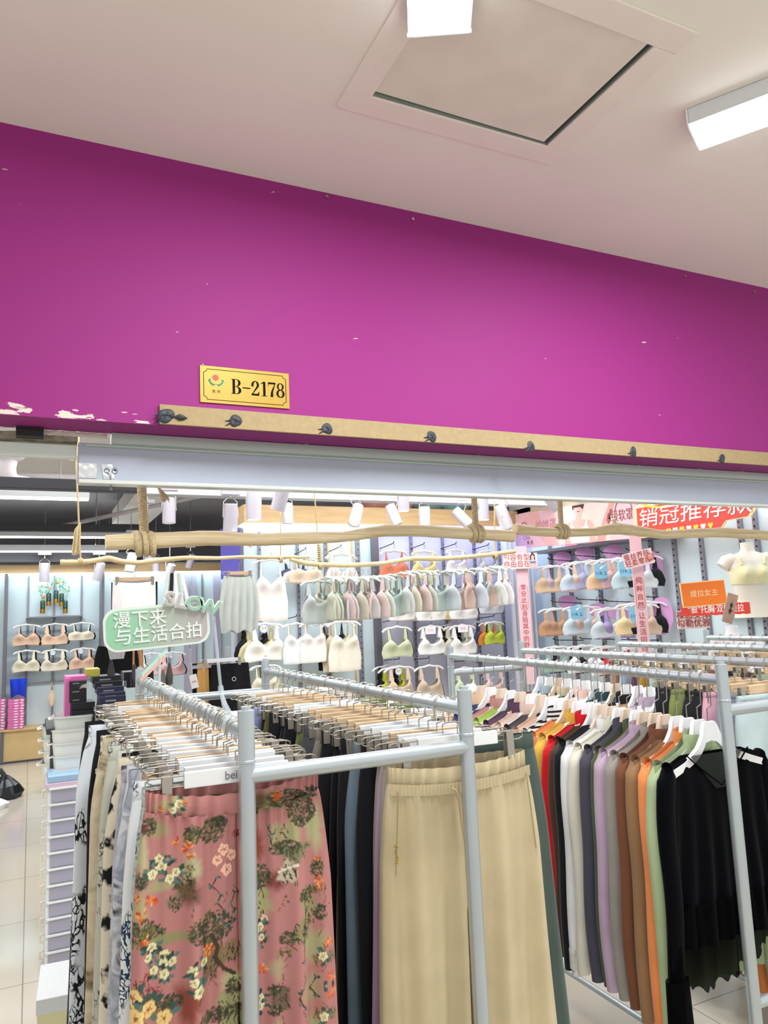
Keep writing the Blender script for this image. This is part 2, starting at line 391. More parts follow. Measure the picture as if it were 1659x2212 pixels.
# gold number plate
tl, tr, bl, br = AY(432, 787, YF-.004), AY(624, 806, YF-.004), AY(433, 867, YF-.004), AY(625, 885, YF-.004)
pw, ph = (tr-tl).length, (tl-bl).length; ctr = (tl+br)/2
pl = thing('number_plate', 'gold shop number plate reading B-2178 on the purple wall', 'sign', ctr, rot=(0, -math.atan2((tr-tl).z, (tr-tl).x), 0))
obj('plate', MB().box((0, 0, 0), (pw, .003, ph), bev=.0006), mat('brushed_gold', 'a98a38', .42, .4, bump=.2, bscale=400, vary=.06, vscale=30), pl, smooth=False)
INK = mat('plate_ink', '100d0a', .7, spec=.1)
bd = MB(); a, b_, cr = pw/2-.012, ph/2-.011, .011
pts = []
for (sx, sz, a0) in ((-1, 1, -PI/2), (1, 1, PI), (1, -1, PI/2), (-1, -1, 0)):
    for k in range(7):
        th = a0+(k/6)*PI/2
        pts.append((sx*a+cr*math.cos(a0+(PI/2)*(k/6)), -.0017, sz*b_+cr*math.sin(a0+(PI/2)*(k/6))))
# concave corners: walk clockwise
pts = []
for (sx, sz, s0, s1) in ((-1, 1, -PI/2, 0), (1, 1, PI, 1.5*PI), (1, -1, PI/2, PI), (-1, -1, 0, PI/2)):
    for k in range(7):
        th = s0+(s1-s0)*k/6
        pts.append((sx*a+cr*math.cos(th), -.0017, sz*b_+cr*math.sin(th)))
bd.tube(pts, .0011, 4, closed=True)
obj('border_line', bd, INK, pl)
def ringpoly(mb, cx, cz, ro, ri, a0=0, a1=2*PI, y=-.0019, n=28):
    vs = []; fs = []
    for k in range(n+1):
        t = a0+(a1-a0)*k/n
        vs += [(cx+ro[0]*math.cos(t), y, cz+ro[1]*math.sin(t)), (cx+ri[0]*math.cos(t), y, cz+ri[1]*math.sin(t))]
    for k in range(n): fs.append((2*k, 2*k+2, 2*k+3, 2*k+1))
    mb.add(vs, fs)
def rect(mb, x0, x1, z0, z1, y=-.0019): mb.add([(x0, y, z0), (x1, y, z0), (x1, y, z1), (x0, y, z1)], [(0, 1, 2, 3)])
def glyph(ch, ox, sc):
    g = MB()
    R = lambda a, b, c_, d: rect(g, a, b, c_, d)
    if ch == 'B':
        R(.08, .24, 0, 1); R(0, .34, 0, .04); R(0, .34, .96, 1); R(.2, .36, .48, .52)
        ringpoly(g, .34, .76, (.26, .24), (.10, .20), -PI/2, PI/2); ringpoly(g, .34, .26, (.30, .26), (.12, .22), -PI/2, PI/2)
        R(.2, .36, .96, 1); R(.2, .36, 0, .04)
    elif ch == '-': R(.05, .55, .42, .50)
    elif ch == '1':
        R(.2, .36, .02, 1); R(.08, .48, 0, .04)
        g.add([(.2, -.0019, .98), (.06, -.0019, .86), (.06, -.0019, .82), (.22, -.0019, .88)], [(0, 1, 2, 3)])
    elif ch == '2':
        ringpoly(g, .27, .72, (.25, .28), (.10, .22), -.35, PI-.1); ringpoly(g, .09, .68, (.08, .08), (.0, .0), 0, 2*PI)
        g.add([(.50, -.0019, .62), (.36, -.0019, .64), (.02, -.0019, .05), (.02, -.0019, .0), (.10, -.0019, .10)], [(0, 1, 2, 3, 4)])
        R(.02, .52, 0, .13); g.add([(.52, -.0019, .13), (.40, -.0019, .13), (.50, -.0019, .26), (.54, -.0019, .26)], [(0, 1, 2, 3)])
    elif ch == '7':
        R(.03, .53, .87, 1); R(.03, .07, .72, 1)
        g.add([(.53, -.0019, .95), (.45, -.0019, .88), (.22, -.0019, .35), (.18, -.0019, 0), (.36, -.0019, 0), (.36, -.0019, .35)], [(0, 1, 2, 3, 4, 5)])
    elif ch == '8':
        ringpoly(g, .29, .75, (.23, .25), (.11, .20)); ringpoly(g, .29, .27, (.28, .28), (.13, .22))
    g.v = [(ox+x*sc*1.16, y, z*sc*1.12) for x, y, z in g.v]
    return g
dg = MB(); zz0 = -.026; x = -.0495
for ch, adv in (('B', .70), ('-', .62), ('2', .60), ('1', .52), ('7', .58), ('8', .6)):
    gg = glyph(ch, x, .046); dg.add([(a, b, c_+zz0) for a, b, c_ in gg.v], gg.f); x += adv*.0515
obj('number_lettering', dg, INK, pl, smooth=False)
lg = MB(); ringpoly(lg, 0, 0, (.0105, .0105), (0, 0), n=24)
obj('red_sun_emblem', lg, mat('emblem_red', 'c8281e', .4), pl, loc=(-.102, 0, .024), smooth=False)
wv = MB()
for s in (-1, 1):
    wv.tube([(s*.002, -.002, .004), (s*.008, -.002, .001), (s*.014, -.002, .004), (s*.02, -.002, .010), (s*.024, -.002, .017), (s*.02, -.002, .021), (s*.018, -.002, .016)], [.0012, .0022, .0028, .0028, .0024, .0018, .001], 6)
obj('teal_wave_emblem', wv, mat('emblem_teal', '2f9c86', .4), pl, loc=(-.1, 0, -.002))
text('small_lettering', '东 升', .013, INK, pl, (-.1, -.0019, -.024))

# hanging branches
def branch(nm, pts, rr, m, label, y, knots=()):
    P = [AY(u, v, y) for u, v in pts]
    fine = []; rad = []
    for i in range(len(P)-1):
        for k in range(6):
            t = k/6; fine.append(P[i].lerp(P[i+1], t)); rad.append((rr[i]*(1-t)+rr[i+1]*t)*random.uniform(.96, 1.04))
    fine.append(P[-1]); rad.append(rr[-1])
    sm = [fine[0]]+[(fine[i-1]+fine[i]*2+fine[i+1])/4 for i in range(1, len(fine)-1)]+[fine[-1]]
    mb = MB().tube(sm, rad, 14)
    o = obj(nm, mb, m, ang=1.2); tag(o, label, 'branch')
    for (u, v, dx, dz, r) in knots:
        q = AY(u, v, y); obj('knot', MB().tube([q, q+Vector((dx, -.004, dz))], [r, r*.45], 8), m, o)
    return o
branch('peeled_branch', [(228, 1172), (330, 1168), (450, 1162), (560, 1166), (640, 1163), (740, 1160), (830, 1146), (900, 1146), (1000, 1152), (1070, 1156), (1108, 1159)],
       [.027, .029, .028, .024, .025, .022, .025, .026, .025, .026, .026], BRANCH, 'thick peeled branch hanging on the left by two twisted ropes, below the grey beam', 2.75, [(545, 1170, -.01, -.02, .012)])
branch('peeled_branch', [(1112, 1143), (1160, 1148), (1215, 1151), (1280, 1149), (1330, 1141), (1370, 1146), (1430, 1155), (1500, 1152), (1560, 1150), (1620, 1154), (1700, 1160)],
       [.025, .021, .022, .020, .030, .026, .022, .024, .026, .026, .026], BRANCH, 'knotty thick peeled branch hanging on the right, in front of the pink banner', 2.75, [(1328, 1133, -.012, .026, .014), (1160, 1140, -.012, .012, .008)])
YT = 4.6
branch('thin_branch', [(130, 1215), (170, 1215), (200, 1212), (235, 1206), (262, 1213), (300, 1216), (345, 1210), (400, 1205), (470, 1206), (520, 1203), (580, 1204), (668, 1203)],
       [.017, .017, .016, .018, .016, .015, .016, .014, .012, .011, .012, .010], BRANCH2, 'thin pale wavy branch on the left with the skirt and shorts below it', YT)
branch('thin_branch', [(627, 1208), (660, 1217), (700, 1220), (760, 1221), (830, 1217), (890, 1206), (950, 1207), (1010, 1203), (1060, 1198), (1112, 1191)],
       [.012, .017, .016, .016, .015, .018, .017, .016, .017, .016], BRANCH2, 'thin pale branch on the right with a dense row of pastel camisoles below it', YT)

def rope(nm, label, top, bot, r, turns, m, wrap_r=0, strands=3, tassel=None, grp=None, wrapn=3, knotz=0):
    t = thing(nm, label, 'rope', bot, group=grp)
    d = top-bot; n = 70; mb = MB()
    for s in range(strands):
        pts = []
        for i in range(n+1):
            k = i/n; a = 2*PI*(turns*k+s/strands)
            pts.append(d*k+Vector((math.cos(a), math.sin(a), 0))*r*.6)
        mb.tube(pts, r*.5, 6)
    obj('cord', mb, m, t)
    if wrap_r:
        wb = MB(); pts = []
        for i in range(24*wrapn+1):
            a = 2*PI*i/24; pts.append((( i/24-wrapn/2)*r*1.5, (wrap_r+r*.5)*math.cos(a), (wrap_r+r*.5)*math.sin(a)-wrap_r*1.0))
        wb.tube(pts, r*.8, 6); obj('wrapping', wb, m, t)
    if tassel:
        tx, tz, ln, nn = tassel
        tb = MB(); rd = random.Random(3)
        for k in range(nn):
            a = rd.uniform(0, 2*PI); e = Vector((tx, 0, tz)); l_ = ln*rd.uniform(.7, 1.05)
            tb.tube([(0, 0, tz+.004), e+Vector((.003*math.cos(a), .004*math.sin(a), -.01)), e+Vector((.012*math.cos(a)+tx*.5, .01*math.sin(a), -l_))], .0016, 4)
        obj('tassel', tb, m, t)
    return t
rope('twisted_rope', 'thick frayed jute rope holding the left end of the thick left branch', AY(306, 1050, 2.75), AY(312, 1158, 2.75), .016, 6, ROPE, .028, tassel=(.05, .185, .06, 26))
rope('twisted_rope', 'twisted jute rope holding the right end of the thick left branch', AY(1024, 1074, 2.75), AY(1027, 1140, 2.75), .013, 5, ROPE, .026)
rope('twisted_rope', 'twisted jute rope looped over the thick right branch, in front of the pink banner', AY(1209, 1080, 2.75), AY(1212, 1138, 2.75), .012, 4.5, ROPE, .022)
def ropes():
    t = rope('hanging_rope', 'thin pale cord with two tassels, holding the left end of the left thin branch', AY(163, 965, YT), AY(174, 1208, YT), .006, 22, ROPE2, .017, wrapn=3)
    for zz, ln in ((.02, .0), (.57, .0)):
        tb = MB(); rd = random.Random(5)
        for k in range(22):
            a = rd.uniform(0, 2*PI); r_ = rd.uniform(.2, 1)
            x_ = -.03+.028*r_*math.cos(a)-(.02 if zz > .3 else 0)+.03*(zz > .3)*0
            tb.tube([(-.004-.02*(zz > .3), 0, zz+.19), (x_*.7, .01*math.sin(a), zz+.15), (x_, .015*math.sin(a), zz+rd.uniform(0, .03))], .003, 4)
        obj('tassel', tb, ROPE2, t)
    for (u0, v0, u1, v1, lab, r) in ((606, 1085, 606, 1203, 'thin cord with a ring knot holding the right end of the left thin branch', .004),
                                     (679, 1065, 691, 1218, 'thin cord wound thickly near its foot, holding the left end of the right thin branch', .005),
                                     (1068, 1082, 1069, 1197, 'thin pale cord holding the right thin branch, just left of the pink banner', .006)):
        t = rope('hanging_rope', lab, AY(u0, v0, YT), AY(u1, v1, YT), r, 16, ROPE2, .017)
        if u0 == 679:
            obj('winding', MB().tube([(.014*math.cos(i*.8), .014*math.sin(i*.8), .015+.0018*i) for i in range(62)], .004, 5), ROPE2, t)
        else:
            obj('ring_knot', MB().tube([(.018*math.cos(i*PI/8), 0, .14+.014*math.sin(i*PI/8)) for i in range(16)], .006, 6, closed=True), ROPE2, t)
ropes()

# ================================================================== CEILING LAMPS
EMW = mat('lamp_diffuser', 'f6fbff', .5, emit=9)
def corridor_lamp(label, pa, pb, dirv, L, wd, ht, zt):
    # pa, pb: the two lower end corners; dirv: horizontal direction of the length
    dirv = Vector(dirv).normalized(); mid = (pa+pb)/2; wv_ = (pb-pa).normalized()
    t = thing('ceiling_lamp', label, 'lamp', (mid.x, mid.y, zt), rz=math.atan2(dirv.y, dirv.x))
    obj('housing', MB().box((L/2, 0, -ht/2), (L, wd, ht-.002), bev=.003), mat('lamp_housing', 'd8dde0', .4), t, smooth=False)
    obj('diffuser', MB().box((L/2, 0, -ht-.004), (L-.006, wd-.010, .010)), EMW, t, smooth=False)
    obj('end_cap', MB().box((-.003, 0, -ht/2-.004), (.006, wd+.004, ht+.006), bev=.001), mat('lamp_cap', 'e8eaea', .4), t, smooth=False)
    c_ = Vector((mid.x, mid.y, 0))+dirv*L/2
    area('ceiling_lamp_light', (c_.x, c_.y, zt-ht-.012), L, 32, (.97, .99, 1), t.rotation_euler.z, wd)
corridor_lamp('bright ceiling lamp at the top edge of the photo, overlapping the access hatch frame', AZ(885, 76, 3.09), AZ(1013, 70, 3.09), (-.47, -.88, 0), 1.2, .165, .055, ZC)
corridor_lamp('bright ceiling lamp at the right edge, its side and end visible, nearest the purple wall', AZ(1492, 272, 3.09), AZ(1509, 324, 3.09), (.5, -.86, 0), 1.2, .16, .055, ZC)

# shop linear lamps and tracks
EM2 = mat('led_strip', 'f4faff', .5, emit=4)
def linear(nm, label, x0, x1, y, z, lit=True, m=None, hh=.07, w_=.07):
    t = thing(nm, label, 'lamp' if lit else 'lamp track', ((x0+x1)/2, y, z))
    L = x1-x0
    obj('housing', MB().box((0, 0, 0), (L, w_, hh), bev=.003), m or mat('lamp_white', 'd8dcdf', .5), t, smooth=False)
    if lit: obj('led_strip', MB().box((0, -.004, -hh/2-.006), (L-.01, w_-.012, .014)), EM2, t, smooth=False)
    for s in (-1, 1): obj('suspension_rod', MB().tube([(s*L*.38, 0, hh/2), (s*L*.38, 0, 2.9-z if y < 7.2 else 3.1-z)], .004, 6), STEEL, t)
    return t
ZT = 2.5
def LZ(u, v): return AZ(u, v, ZT)
linear('linear_lamp', 'upper lit white linear lamp at the left, just below the black track', -1.2, LZ(193, 1066).x, LZ(100, 1064).y, ZT)
linear('linear_lamp', 'middle lit white linear lamp behind the tasselled cord', -1.2, LZ(312, 1155).x, LZ(150, 1152).y, ZT)
linear('linear_lamp', 'lowest lit white linear lamp, above the beige wall fascia at the left', -1.2, LZ(253, 1186).x, LZ(150, 1184).y, ZT)
linear('track_rail', 'upper long black lamp track across the shop at the left', -1.4, LZ(440, 1058).x, LZ(220, 1051).y, ZT, False, BLACK, .07, .09)
linear('track_rail', 'lower black lamp track between the two upper linear lamps', -1.4, LZ(272, 1142).x, LZ(150, 1141).y, ZT, False, BLACK, .07, .09)
linear('track_rail', 'pale grey lamp track running across above the middle wall', .65, 4.0, 5.15, 2.47, False, mat('track_grey', 'c4c4c8', .5), .05, .12)
linear('track_rail', 'dark grey strip added for the dark gap above the beige fascia, back left', -1.4, 1.2, 10.1, 2.44, False, mat('dark_gap_grey', '4c4c52', .5), .12, .12)  # added dark bar in place of the dark gap over the fascia
for i, (a, b, z) in enumerate([((-1.3, 6.1, 2.72), (.9, 6.1, 2.72), .03), ((.2, 7.9, 2.55), (1.45, 6.9, 2.75), .02)]):
    tag(obj('ceiling_pipe', MB().tube([a, b], z, 10), mat('pipe_grey', 'bdb8b9', .5)), ['horizontal grey pipe under the white ceiling at the far left', 'thin diagonal pipe crossing the dark ceiling behind the left rope'][i], 'pipe')
q = AZ(12, 1002, 2.72)
sd = thing('ceiling_dome', 'white round ceiling fitting at the left edge with a pipe leaving it', 'ceiling fitting', (q.x, q.y, 2.9))
obj('flange', MB().lathe([(.0, -.16), (.10, -.15), (.15, -.10), (.16, -.04), (.16, 0)], 28), mat('fitting_white', 'd6cfcf', .5), sd)
obj('elbow', MB().tube([(0, 0, -.14), (0, 0, -.24), (.06, .02, -.3), (.3, .03, -.32)], [.08, .07, .05, .03], 12), mat('fitting_white', 'd6cfcf', .5), sd)
q = AZ(668, 1066, 2.6)
gr = thing('air_grille', 'white slatted air grille in the ceiling above the middle of the left branch', 'air grille', (q.x, 6.0, 2.66))
obj('grille_frame', MB().box((0, 0, 0), (.42, .42, .02)), WHITEP, gr, smooth=False)
obj('slats', MB().box((0, -.16, -.014), (.36, .02, .01)).box((0, -.09, -.014), (.36, .02, .01)).box((0, -.02, -.014), (.36, .02, .01)).box((0, .05, -.014), (.36, .02, .01)), DARK, gr, smooth=False)

EM3 = mat('spot_lens', 'fffdf6', .5, emit=12)
def spot(u, v, y, tilt, az, label, lit=False, s=1, rtop=.0, white='b4b0b8'):
    p = AY(u, v, y)
    t = thing('spotlight', label, 'spotlight', p, group='track spotlights')
    R = Euler((tilt, 0, az)).to_matrix()
    body = MB().lathe([(.0, .075*s), (.030*s, .075*s), (.036*s, .07*s), (.038*s, 0), (.038*s, -.075*s), (.034*s, -.076*s), (.032*s, -.06*s)], 20, rot=R)
    obj('housing', body, mat('spot_white', white, .45), t)
    obj('lens', MB().lathe([(0, -.066*s), (.0325*s, -.066*s)], 20, rot=R), EM3 if lit else mat('spot_glass', 'e9e6d8', .3, emit=.8), t)
    top = 2.47-p.z if rtop == 0 else rtop
    br_ = MB()
    for sx in (-1, 1): br_.tube([R @ Vector((sx*.041*s, 0, 0)), Vector((sx*.036*s, 0, .085*s)), Vector((0, 0, .12*s))], .003, 6)
    if top > .13*s: br_.tube([(0, 0, .11*s), (0, 0, top)], .006, 8)
    if y > 5.5 or y < 5: br_.tube([(0, 0, top), (0, 0, (2.9 if y < 7.4 else 3.1)-p.z)], .004, 6)
    obj('bracket', br_, STEEL, t)
    obj('adapter', MB().box((0, 0, max(top, .13*s)), (.10*s, .035*s, .025*s), bev=.003), mat('spot_white', 'b4b0b8', .45), t, smooth=False)
    return t
SP = [(96, 1236, 9.9, .15, 0, 'spotlight above the flower vials, left of the wavy branch end', 0, 1.5), (214, 1234, 9.9, .35, .6, 'tilted spotlight under the left thin branch, right of the flower vials', 0, 1.5),
      (318, 1188, 5.6, -.3, .4, 'small spotlight half hidden behind the rope of the thick left branch', 0, 1), (283, 1215, 8.6, .2, 2, 'slanting spotlight seen just behind the left thin branch', 0, 1.4),
      (365, 1103, 5.1, 0, 0, 'unlit upright cylinder spotlight right of the left twisted rope', 0, 1.15), (367, 1236, 8.6, .4, .5, 'spotlight hanging above the white skirt, pointing down left', 0, 1.25),
      (498, 1118, 5.1, .15, 0, 'glowing round spotlight above the left half of the thick branch', 1, 1.3), (548, 1092, 4.9, 0, 0, 'wide drum spotlight with vent slots, right of the glowing one', 1, 1.3),
      (607, 1072, 4.6, .35, .6, 'bright tilted spotlight just below the grey beam', 1, 1.25), (621, 1109, 5.1, 0, 0, 'slim upright spotlight beside the ring-knot cord', 0, 1.0),
      (769, 1112, 5.1, .45, 2.2, 'spotlight leaning left under the track, left of the pink bundle', 0, 1.15), (850, 1112, 5.1, .35, -2.2, 'spotlight leaning right below the pink bundle', 0, 1.1),
      (871, 1079, 4.7, 0, 0, 'lit drum spotlight at the beam edge above the branch bulge', 1, 1.1), (917, 1118, 5.1, .1, 0, 'spotlight in wire bracket behind the crest of the thick branch', 0, 1.15),
      (998, 1118, 5.1, .7, -2.2, 'strongly tilted spotlight left of the second twisted rope', 0, 1.15), (1044, 1100, 4.8, 0, 0, 'drum spotlight directly right of the second twisted rope', 1, 1.1),
      (1088, 1118, 4.7, .3, -2.4, 'white spotlight between the cord and the pink banner, leaning right', 0, 1.3), (1190, 1078, 3.9, .6, -2.0, 'white spotlight head overlapping the top of the pink banner', 0, 1.1),
      (337, 1219, 9.0, 0, 0, 'small round spotlight behind the left thin branch near the fascia', 1, 1.1), (412, 1212, 9.0, .5, .4, 'small lit spotlight beside the blue banner', 1, 1.1)]
for (u, v, y, ti, az, lab, lit, s) in SP: spot(u, v, y, ti, az, lab, lit, s)

# ================================================================== DISPLAY WALLS
FASC = wood('fascia_wood', 'cda876', 'dfc08f', 3, (1, 6, 6), .45)
GLASSB = mat('mist_glass_panel', 'd3e6ec', .4, vary=.10, vscale=1.5)
LILAC = mat('lilac_glass_panel', 'd9dbee', .4, vary=.10, vscale=1.5)
LEDB = mat('led_cove', 'e2f6fb', .5, emit=3)
UPR = mat('upright_grey', '8e8d98', .4, .3); POST = mat('post_grey', '6e6b74', .4, .2)
def slots(mb, x, y, z0, z1, s=1):
    z = z0
    while z < z1: mb.box((x, y, z), (.012*s, .004, .018*s)); z += .05
# left back wall
t = thing('display_wall', 'pale blue glass display wall with wooden fascia and base at the back left', 'display wall', (0, WB, 0))
xl = AY(0, 1400, WB).x-.8; xr = 2.9
obj('fascia', MB().box(((xl+xr)/2, -.12, 2.31), (xr-xl, .25, .10)), FASC, t, smooth=False)
obj('light_cove', MB().box(((xl+xr)/2, -.10, 2.245), (xr-xl, .18, .02)), LEDB, t, smooth=False)
obj('glass_panel', MB().box(((xl+xr)/2, -.005, 1.3), (xr-xl, .01, 1.9)), GLASSB, t, smooth=False)
obj('base_cabinet', MB().box(((xl+xr)/2, -.15, .20), (xr-xl, .30, .36)).box(((xl+xr)/2, -.16, .385), (xr-xl, .34, .02)), mat('base_wood', 'd9bb85', .5, vary=.06), t, smooth=False)
obj('plinth', MB().box(((xl+xr)/2, -.15, .012), (xr-xl, .31, .024)), DARK, t, smooth=False)
for (u, wd) in ((14, .06), (218, .06)):
    x = AY(u, 1300, WB-.03).x; obj('bay_post', MB().box((x, -.16, 1.13), (wd*.6, .32, 2.24)), POST, t, smooth=False)
for u in (61, 117, 176, 365, 437):
    x = AY(u, 1300, WB-.02).x; obj('upright', MB().box((x, -.02, 1.32), (.022, .03, 1.86)), UPR, t, smooth=False)
for u, wd in ((402, .07), (418, .05), (468, .1)):
    x = AY(u, 1300, WB-.02).x; obj('upright', MB().box((x, -.03, 1.32), (wd, .04, 1.86)), mat('lilac_post', 'b9b4cc', .4), t, smooth=False)
a, b = AY(60, 1334, WB-.1), AY(178, 1330, WB-.1)
obj('shelf_bar', MB().box(((a.x+b.x)/2, -.12, a.z), (b.x-a.x, .2, .015)).box(((a.x+b.x)/2, -.04, AY(90, 1474, WB).z), (b.x-a.x+.3, .02, .018)), UPR, t, smooth=False)
# middle wall
t = thing('display_wall', 'lilac and mist blue display wall with slotted uprights in the middle of the shop', 'display wall', (0, WC, 0))
xl, xr = AY(520, 1300, WC).x, AY(1112, 1200, WC).x
xm = AY(818, 1300, WC).x
obj('fascia', MB().box(((xl+xr)/2, -.10, 2.425), (xr-xl+.04, .24, .145)), FASC, t, smooth=False)
obj('light_cove', MB().box(((xl+xm)/2, -.09, 2.335), (xm-xl, .18, .02)), LEDB, t, smooth=False)
obj('light_cove', MB().box(((xr+xm)/2, -.09, 2.335), (xr-xm, .18, .02)), mat('led_violet', 'aab4ff', .5, emit=2.6), t, smooth=False)
obj('glass_panel', MB().box(((xl+xm)/2, -.005, 1.3), (xm-xl, .01, 2.0)), GLASSB, t, smooth=False)
obj('glass_panel', MB().box(((xr+xm)/2, -.005, 1.3), (xr-xm, .01, 2.0)), LILAC, t, smooth=False)
obj('base_cabinet', MB().box(((xl+xr)/2, -.15, .2), (xr-xl, .3, .4)), mat('base_wood', 'd9bb85', .5, vary=.06), t, smooth=False)
for (u, wd, dp) in ((524, .05, .05), (820, .055, .06)):
    x = AY(u, 1300, WC-.1).x; obj('bay_post', MB().box((x, -.035, 1.17), (wd, dp, 2.32)), POST, t, smooth=False)
for u in (562, 645, 705, 776, 893, 962, 1030, 1085):
    x = AY(u, 1300, WC-.02).x; k = .035 if u in (776,) else .022
    f_ = obj('upright', MB().box((x, -.02, 1.3), (k, .03, 2.0)), UPR, t, smooth=False)
    b = MB(); slots(b, x, -.036, .8, 2.25, .6); obj('slot_row', b, BLACK, f_, smooth=False)
for u in (712, 764):
    x = AY(u, 1300, WC-.02).x; obj('wood_edge', MB().box((x, -.012, 1.3), (.015, .02, 2.0)), FASC, t, smooth=False)
# right wall
t = thing('display_wall', 'pale blue display wall on the right with dark slotted uprights and a long grey shelf', 'display wall', (WR, 0, 0))
obj('glass_panel', MB().box((-.005, 4.5, 1.3), (.01, 3.3, 2.0)), GLASSB, t, smooth=False)
obj('fascia', MB().box((-.12, 4.4, 2.42), (.26, 3.4, .18)), mat('cream_fascia', 'e0cfae', .5), t, smooth=False)
obj('light_cove', MB().box((-.12, 4.4, 2.31), (.2, 3.4, .02)), LEDB, t, smooth=False)
for (u, v) in ((1188, 1180), (1228, 1190), (1290, 1180), (1372, 1200), (1408, 1200), (1459, 1200), (1518, 1200), (1603, 1170), (1640, 1200)):
    y = AX(u, v, WR-.02).y; f_ = obj('upright', MB().box((-.02, y, 1.3), (.03, .03, 2.0)), UPR, t, smooth=False)
    b = MB()
    z = .9
    while z < 2.2: b.box((-.037, y, z), (.004, .008, .014)); z += .045
    obj('slot_row', b, BLACK, f_, smooth=False)
ys0, ys1 = AX(1165, 1193, WR-.15).y, AX(1452, 1160, WR-.15).y
obj('shelf_board', MB().box((-.13, (ys0+ys1)/2, 2.085), (.24, abs(ys1-ys0), .022)), mat('shelf_grey', '82808a', .4), t, smooth=False)

# purple banner at the corner
p = AY(498, 1197, 5.6)
t = thing('hanging_banner', 'narrow blue violet banner at the left end of the middle wall', 'banner', p)
obj('banner_sheet', MB().box((0, 0, 0), (.15, .01, .38)), mat('banner_violet', '5a55b5', .5), t, smooth=False)
text('small_lettering', '~~', .05, mat('banner_light', 'aeb6ef', .5), t, (0, -.007, .08))

# ================================================================== UNDERWEAR
def bra_mesh(style, seed):
    rd = random.Random(seed); W, Hh = .15, .24
    if style == 'cami': Hh = .36; W = .13
    if style == 'crop': Hh = .29; W = .13
    if style == 'bandeau': Hh = .20
    sx = .52 if style in ('v', 'thin', 'bandeau') else .62
    cupz = -.13 if style != 'bandeau' else -.12
    def top(u):
        a = abs(u)
        if style in ('v', 'cami', 'thin'):
            if a < sx: return -.085-.055*(1-a/sx)**1.0
            return -.085-.06*((a-sx)/(1-sx))**1.3
        if style == 'crop' or style == 'tank':
            if a < sx: return -.075-.07*(1-(a/sx)**2.2)
            return -.075-.075*((a-sx)/(1-sx))**.8
        if a < sx: return -.085-.02*(1-a/sx)
        return -.085-.03*((a-sx)/(1-sx))
    def fr(sgn):
        def fn(i, j):
            u = i*2-1; zt = top(u); zb = -Hh+.008*u*u
            if style in ('v', 'thin'): zb = -Hh+.010*abs(math.cos(u*PI))*0+.012*(1-abs(u))
            z = zt+(zb-zt)*j
            fl = 1+.10*max(0, (-z-.15)/.2) if style in ('cami', 'crop') else 1
            x = W*u*fl*(1-.04*math.cos(j*PI*2)*(abs(u) > .9))
            e = math.sqrt(max(0, 1-u**4))
            y = sgn*.012*e*min(1, 6*j+.25)*(1 if j < 1 else .6)
            if sgn < 0:
                for s in (-1, 1):
                    d = ((u-s*.46)/.36)**2+((z-cupz-.005)/.052)**2
                    y -= .040*math.exp(-d*1.3)
                y -= .004*math.sin(u*9+seed)*j*(style in ('cami', 'crop'))
            return (x, y, z)
        return fn
    b = MB(); b.grid(fr(-1), 36, 18); b.grid(fr(1), 12, 6)
    st = MB(); wd = {'v': .014, 'cami': .005, 'thin': .005, 'bandeau': .006, 'crop': .018, 'tank': .020}[style]
    sts = []
    for s in (-1, 1):
        st = MB()
        for side, yy in ((-1, -.012), (1, .012)):
            def fn(i, j, s=s, yy=yy):
                x0 = s*W*sx; x1 = s*W*(.56 if style in ('v', 'thin') else .62)
                z = -.092*j+.004*(1-j); wj = wd*(.6+.7*j)
                return (x1+(x0-x1)*j+(i-.5)*2*wj, yy*j+(-.001), z)
            st.grid(fn, 3, 6)
        sts.append(st)
    return b, sts
BRA = {}
def bra_parts(style):
    if style not in BRA:
        b, sts = bra_mesh(style, len(BRA)*3+1)
        base = cloth('f4efe8')
        BRA[style] = (b.mesh('cup_body', base, ang=3), [q.mesh('strap', base, ang=3) for q in sts])
    return BRA[style]
def bra(label, loc, style, col, s=1, rz=0, name='bra', cat='bra', group=None):
    t = thing(name, label, cat, loc, rz, group); t.scale = (s, s, s)
    b, sts = bra_parts(style); m = cloth(col)
    obj('cup_body' if name != 'camisole' else 'body', b, m, t)
    for q in sts: obj('strap', q, m, t)
    return t
def _bh():
    b = MB().tube([(-.145, 0, -.022), (-.12, 0, -.004), (-.09, 0, .006), (-.045, 0, .008), (0, 0, .018), (.045, 0, .008), (.09, 0, .006), (.12, 0, -.004), (.145, 0, -.022)],
                  [.007, .009, .0075, .008, .010, .008, .0075, .009, .007], 8)
    k = MB().tube([(0, 0, .018), (0, 0, .045)]+[(.014*math.sin(a), 0, .059-.014*math.cos(a)) for a in [i*.5 for i in range(1, 9)]], .0018, 5)
    return b.mesh('arch', mat('plastic_white', 'f3f3f3', .3)), k.mesh('hook', STEEL)
BH = _bh()
def bra_hanger(label, loc, s=1, rz=0, group=None, m=None):
    t = thing('bra_hanger', label, 'hanger', loc, rz, group); t.scale = (s, s, s)
    obj('arch', BH[0], m, t); obj('hook', BH[1], None, t); return t
PEG = MB().tube([(0, .0, .0), (0, -.16, .02), (0, -.17, .035)], .004, 6).box((0, 0, 0), (.03, .008, .04)).mesh('wall_peg', mat('peg_black', '2c2c31', .4, .5))
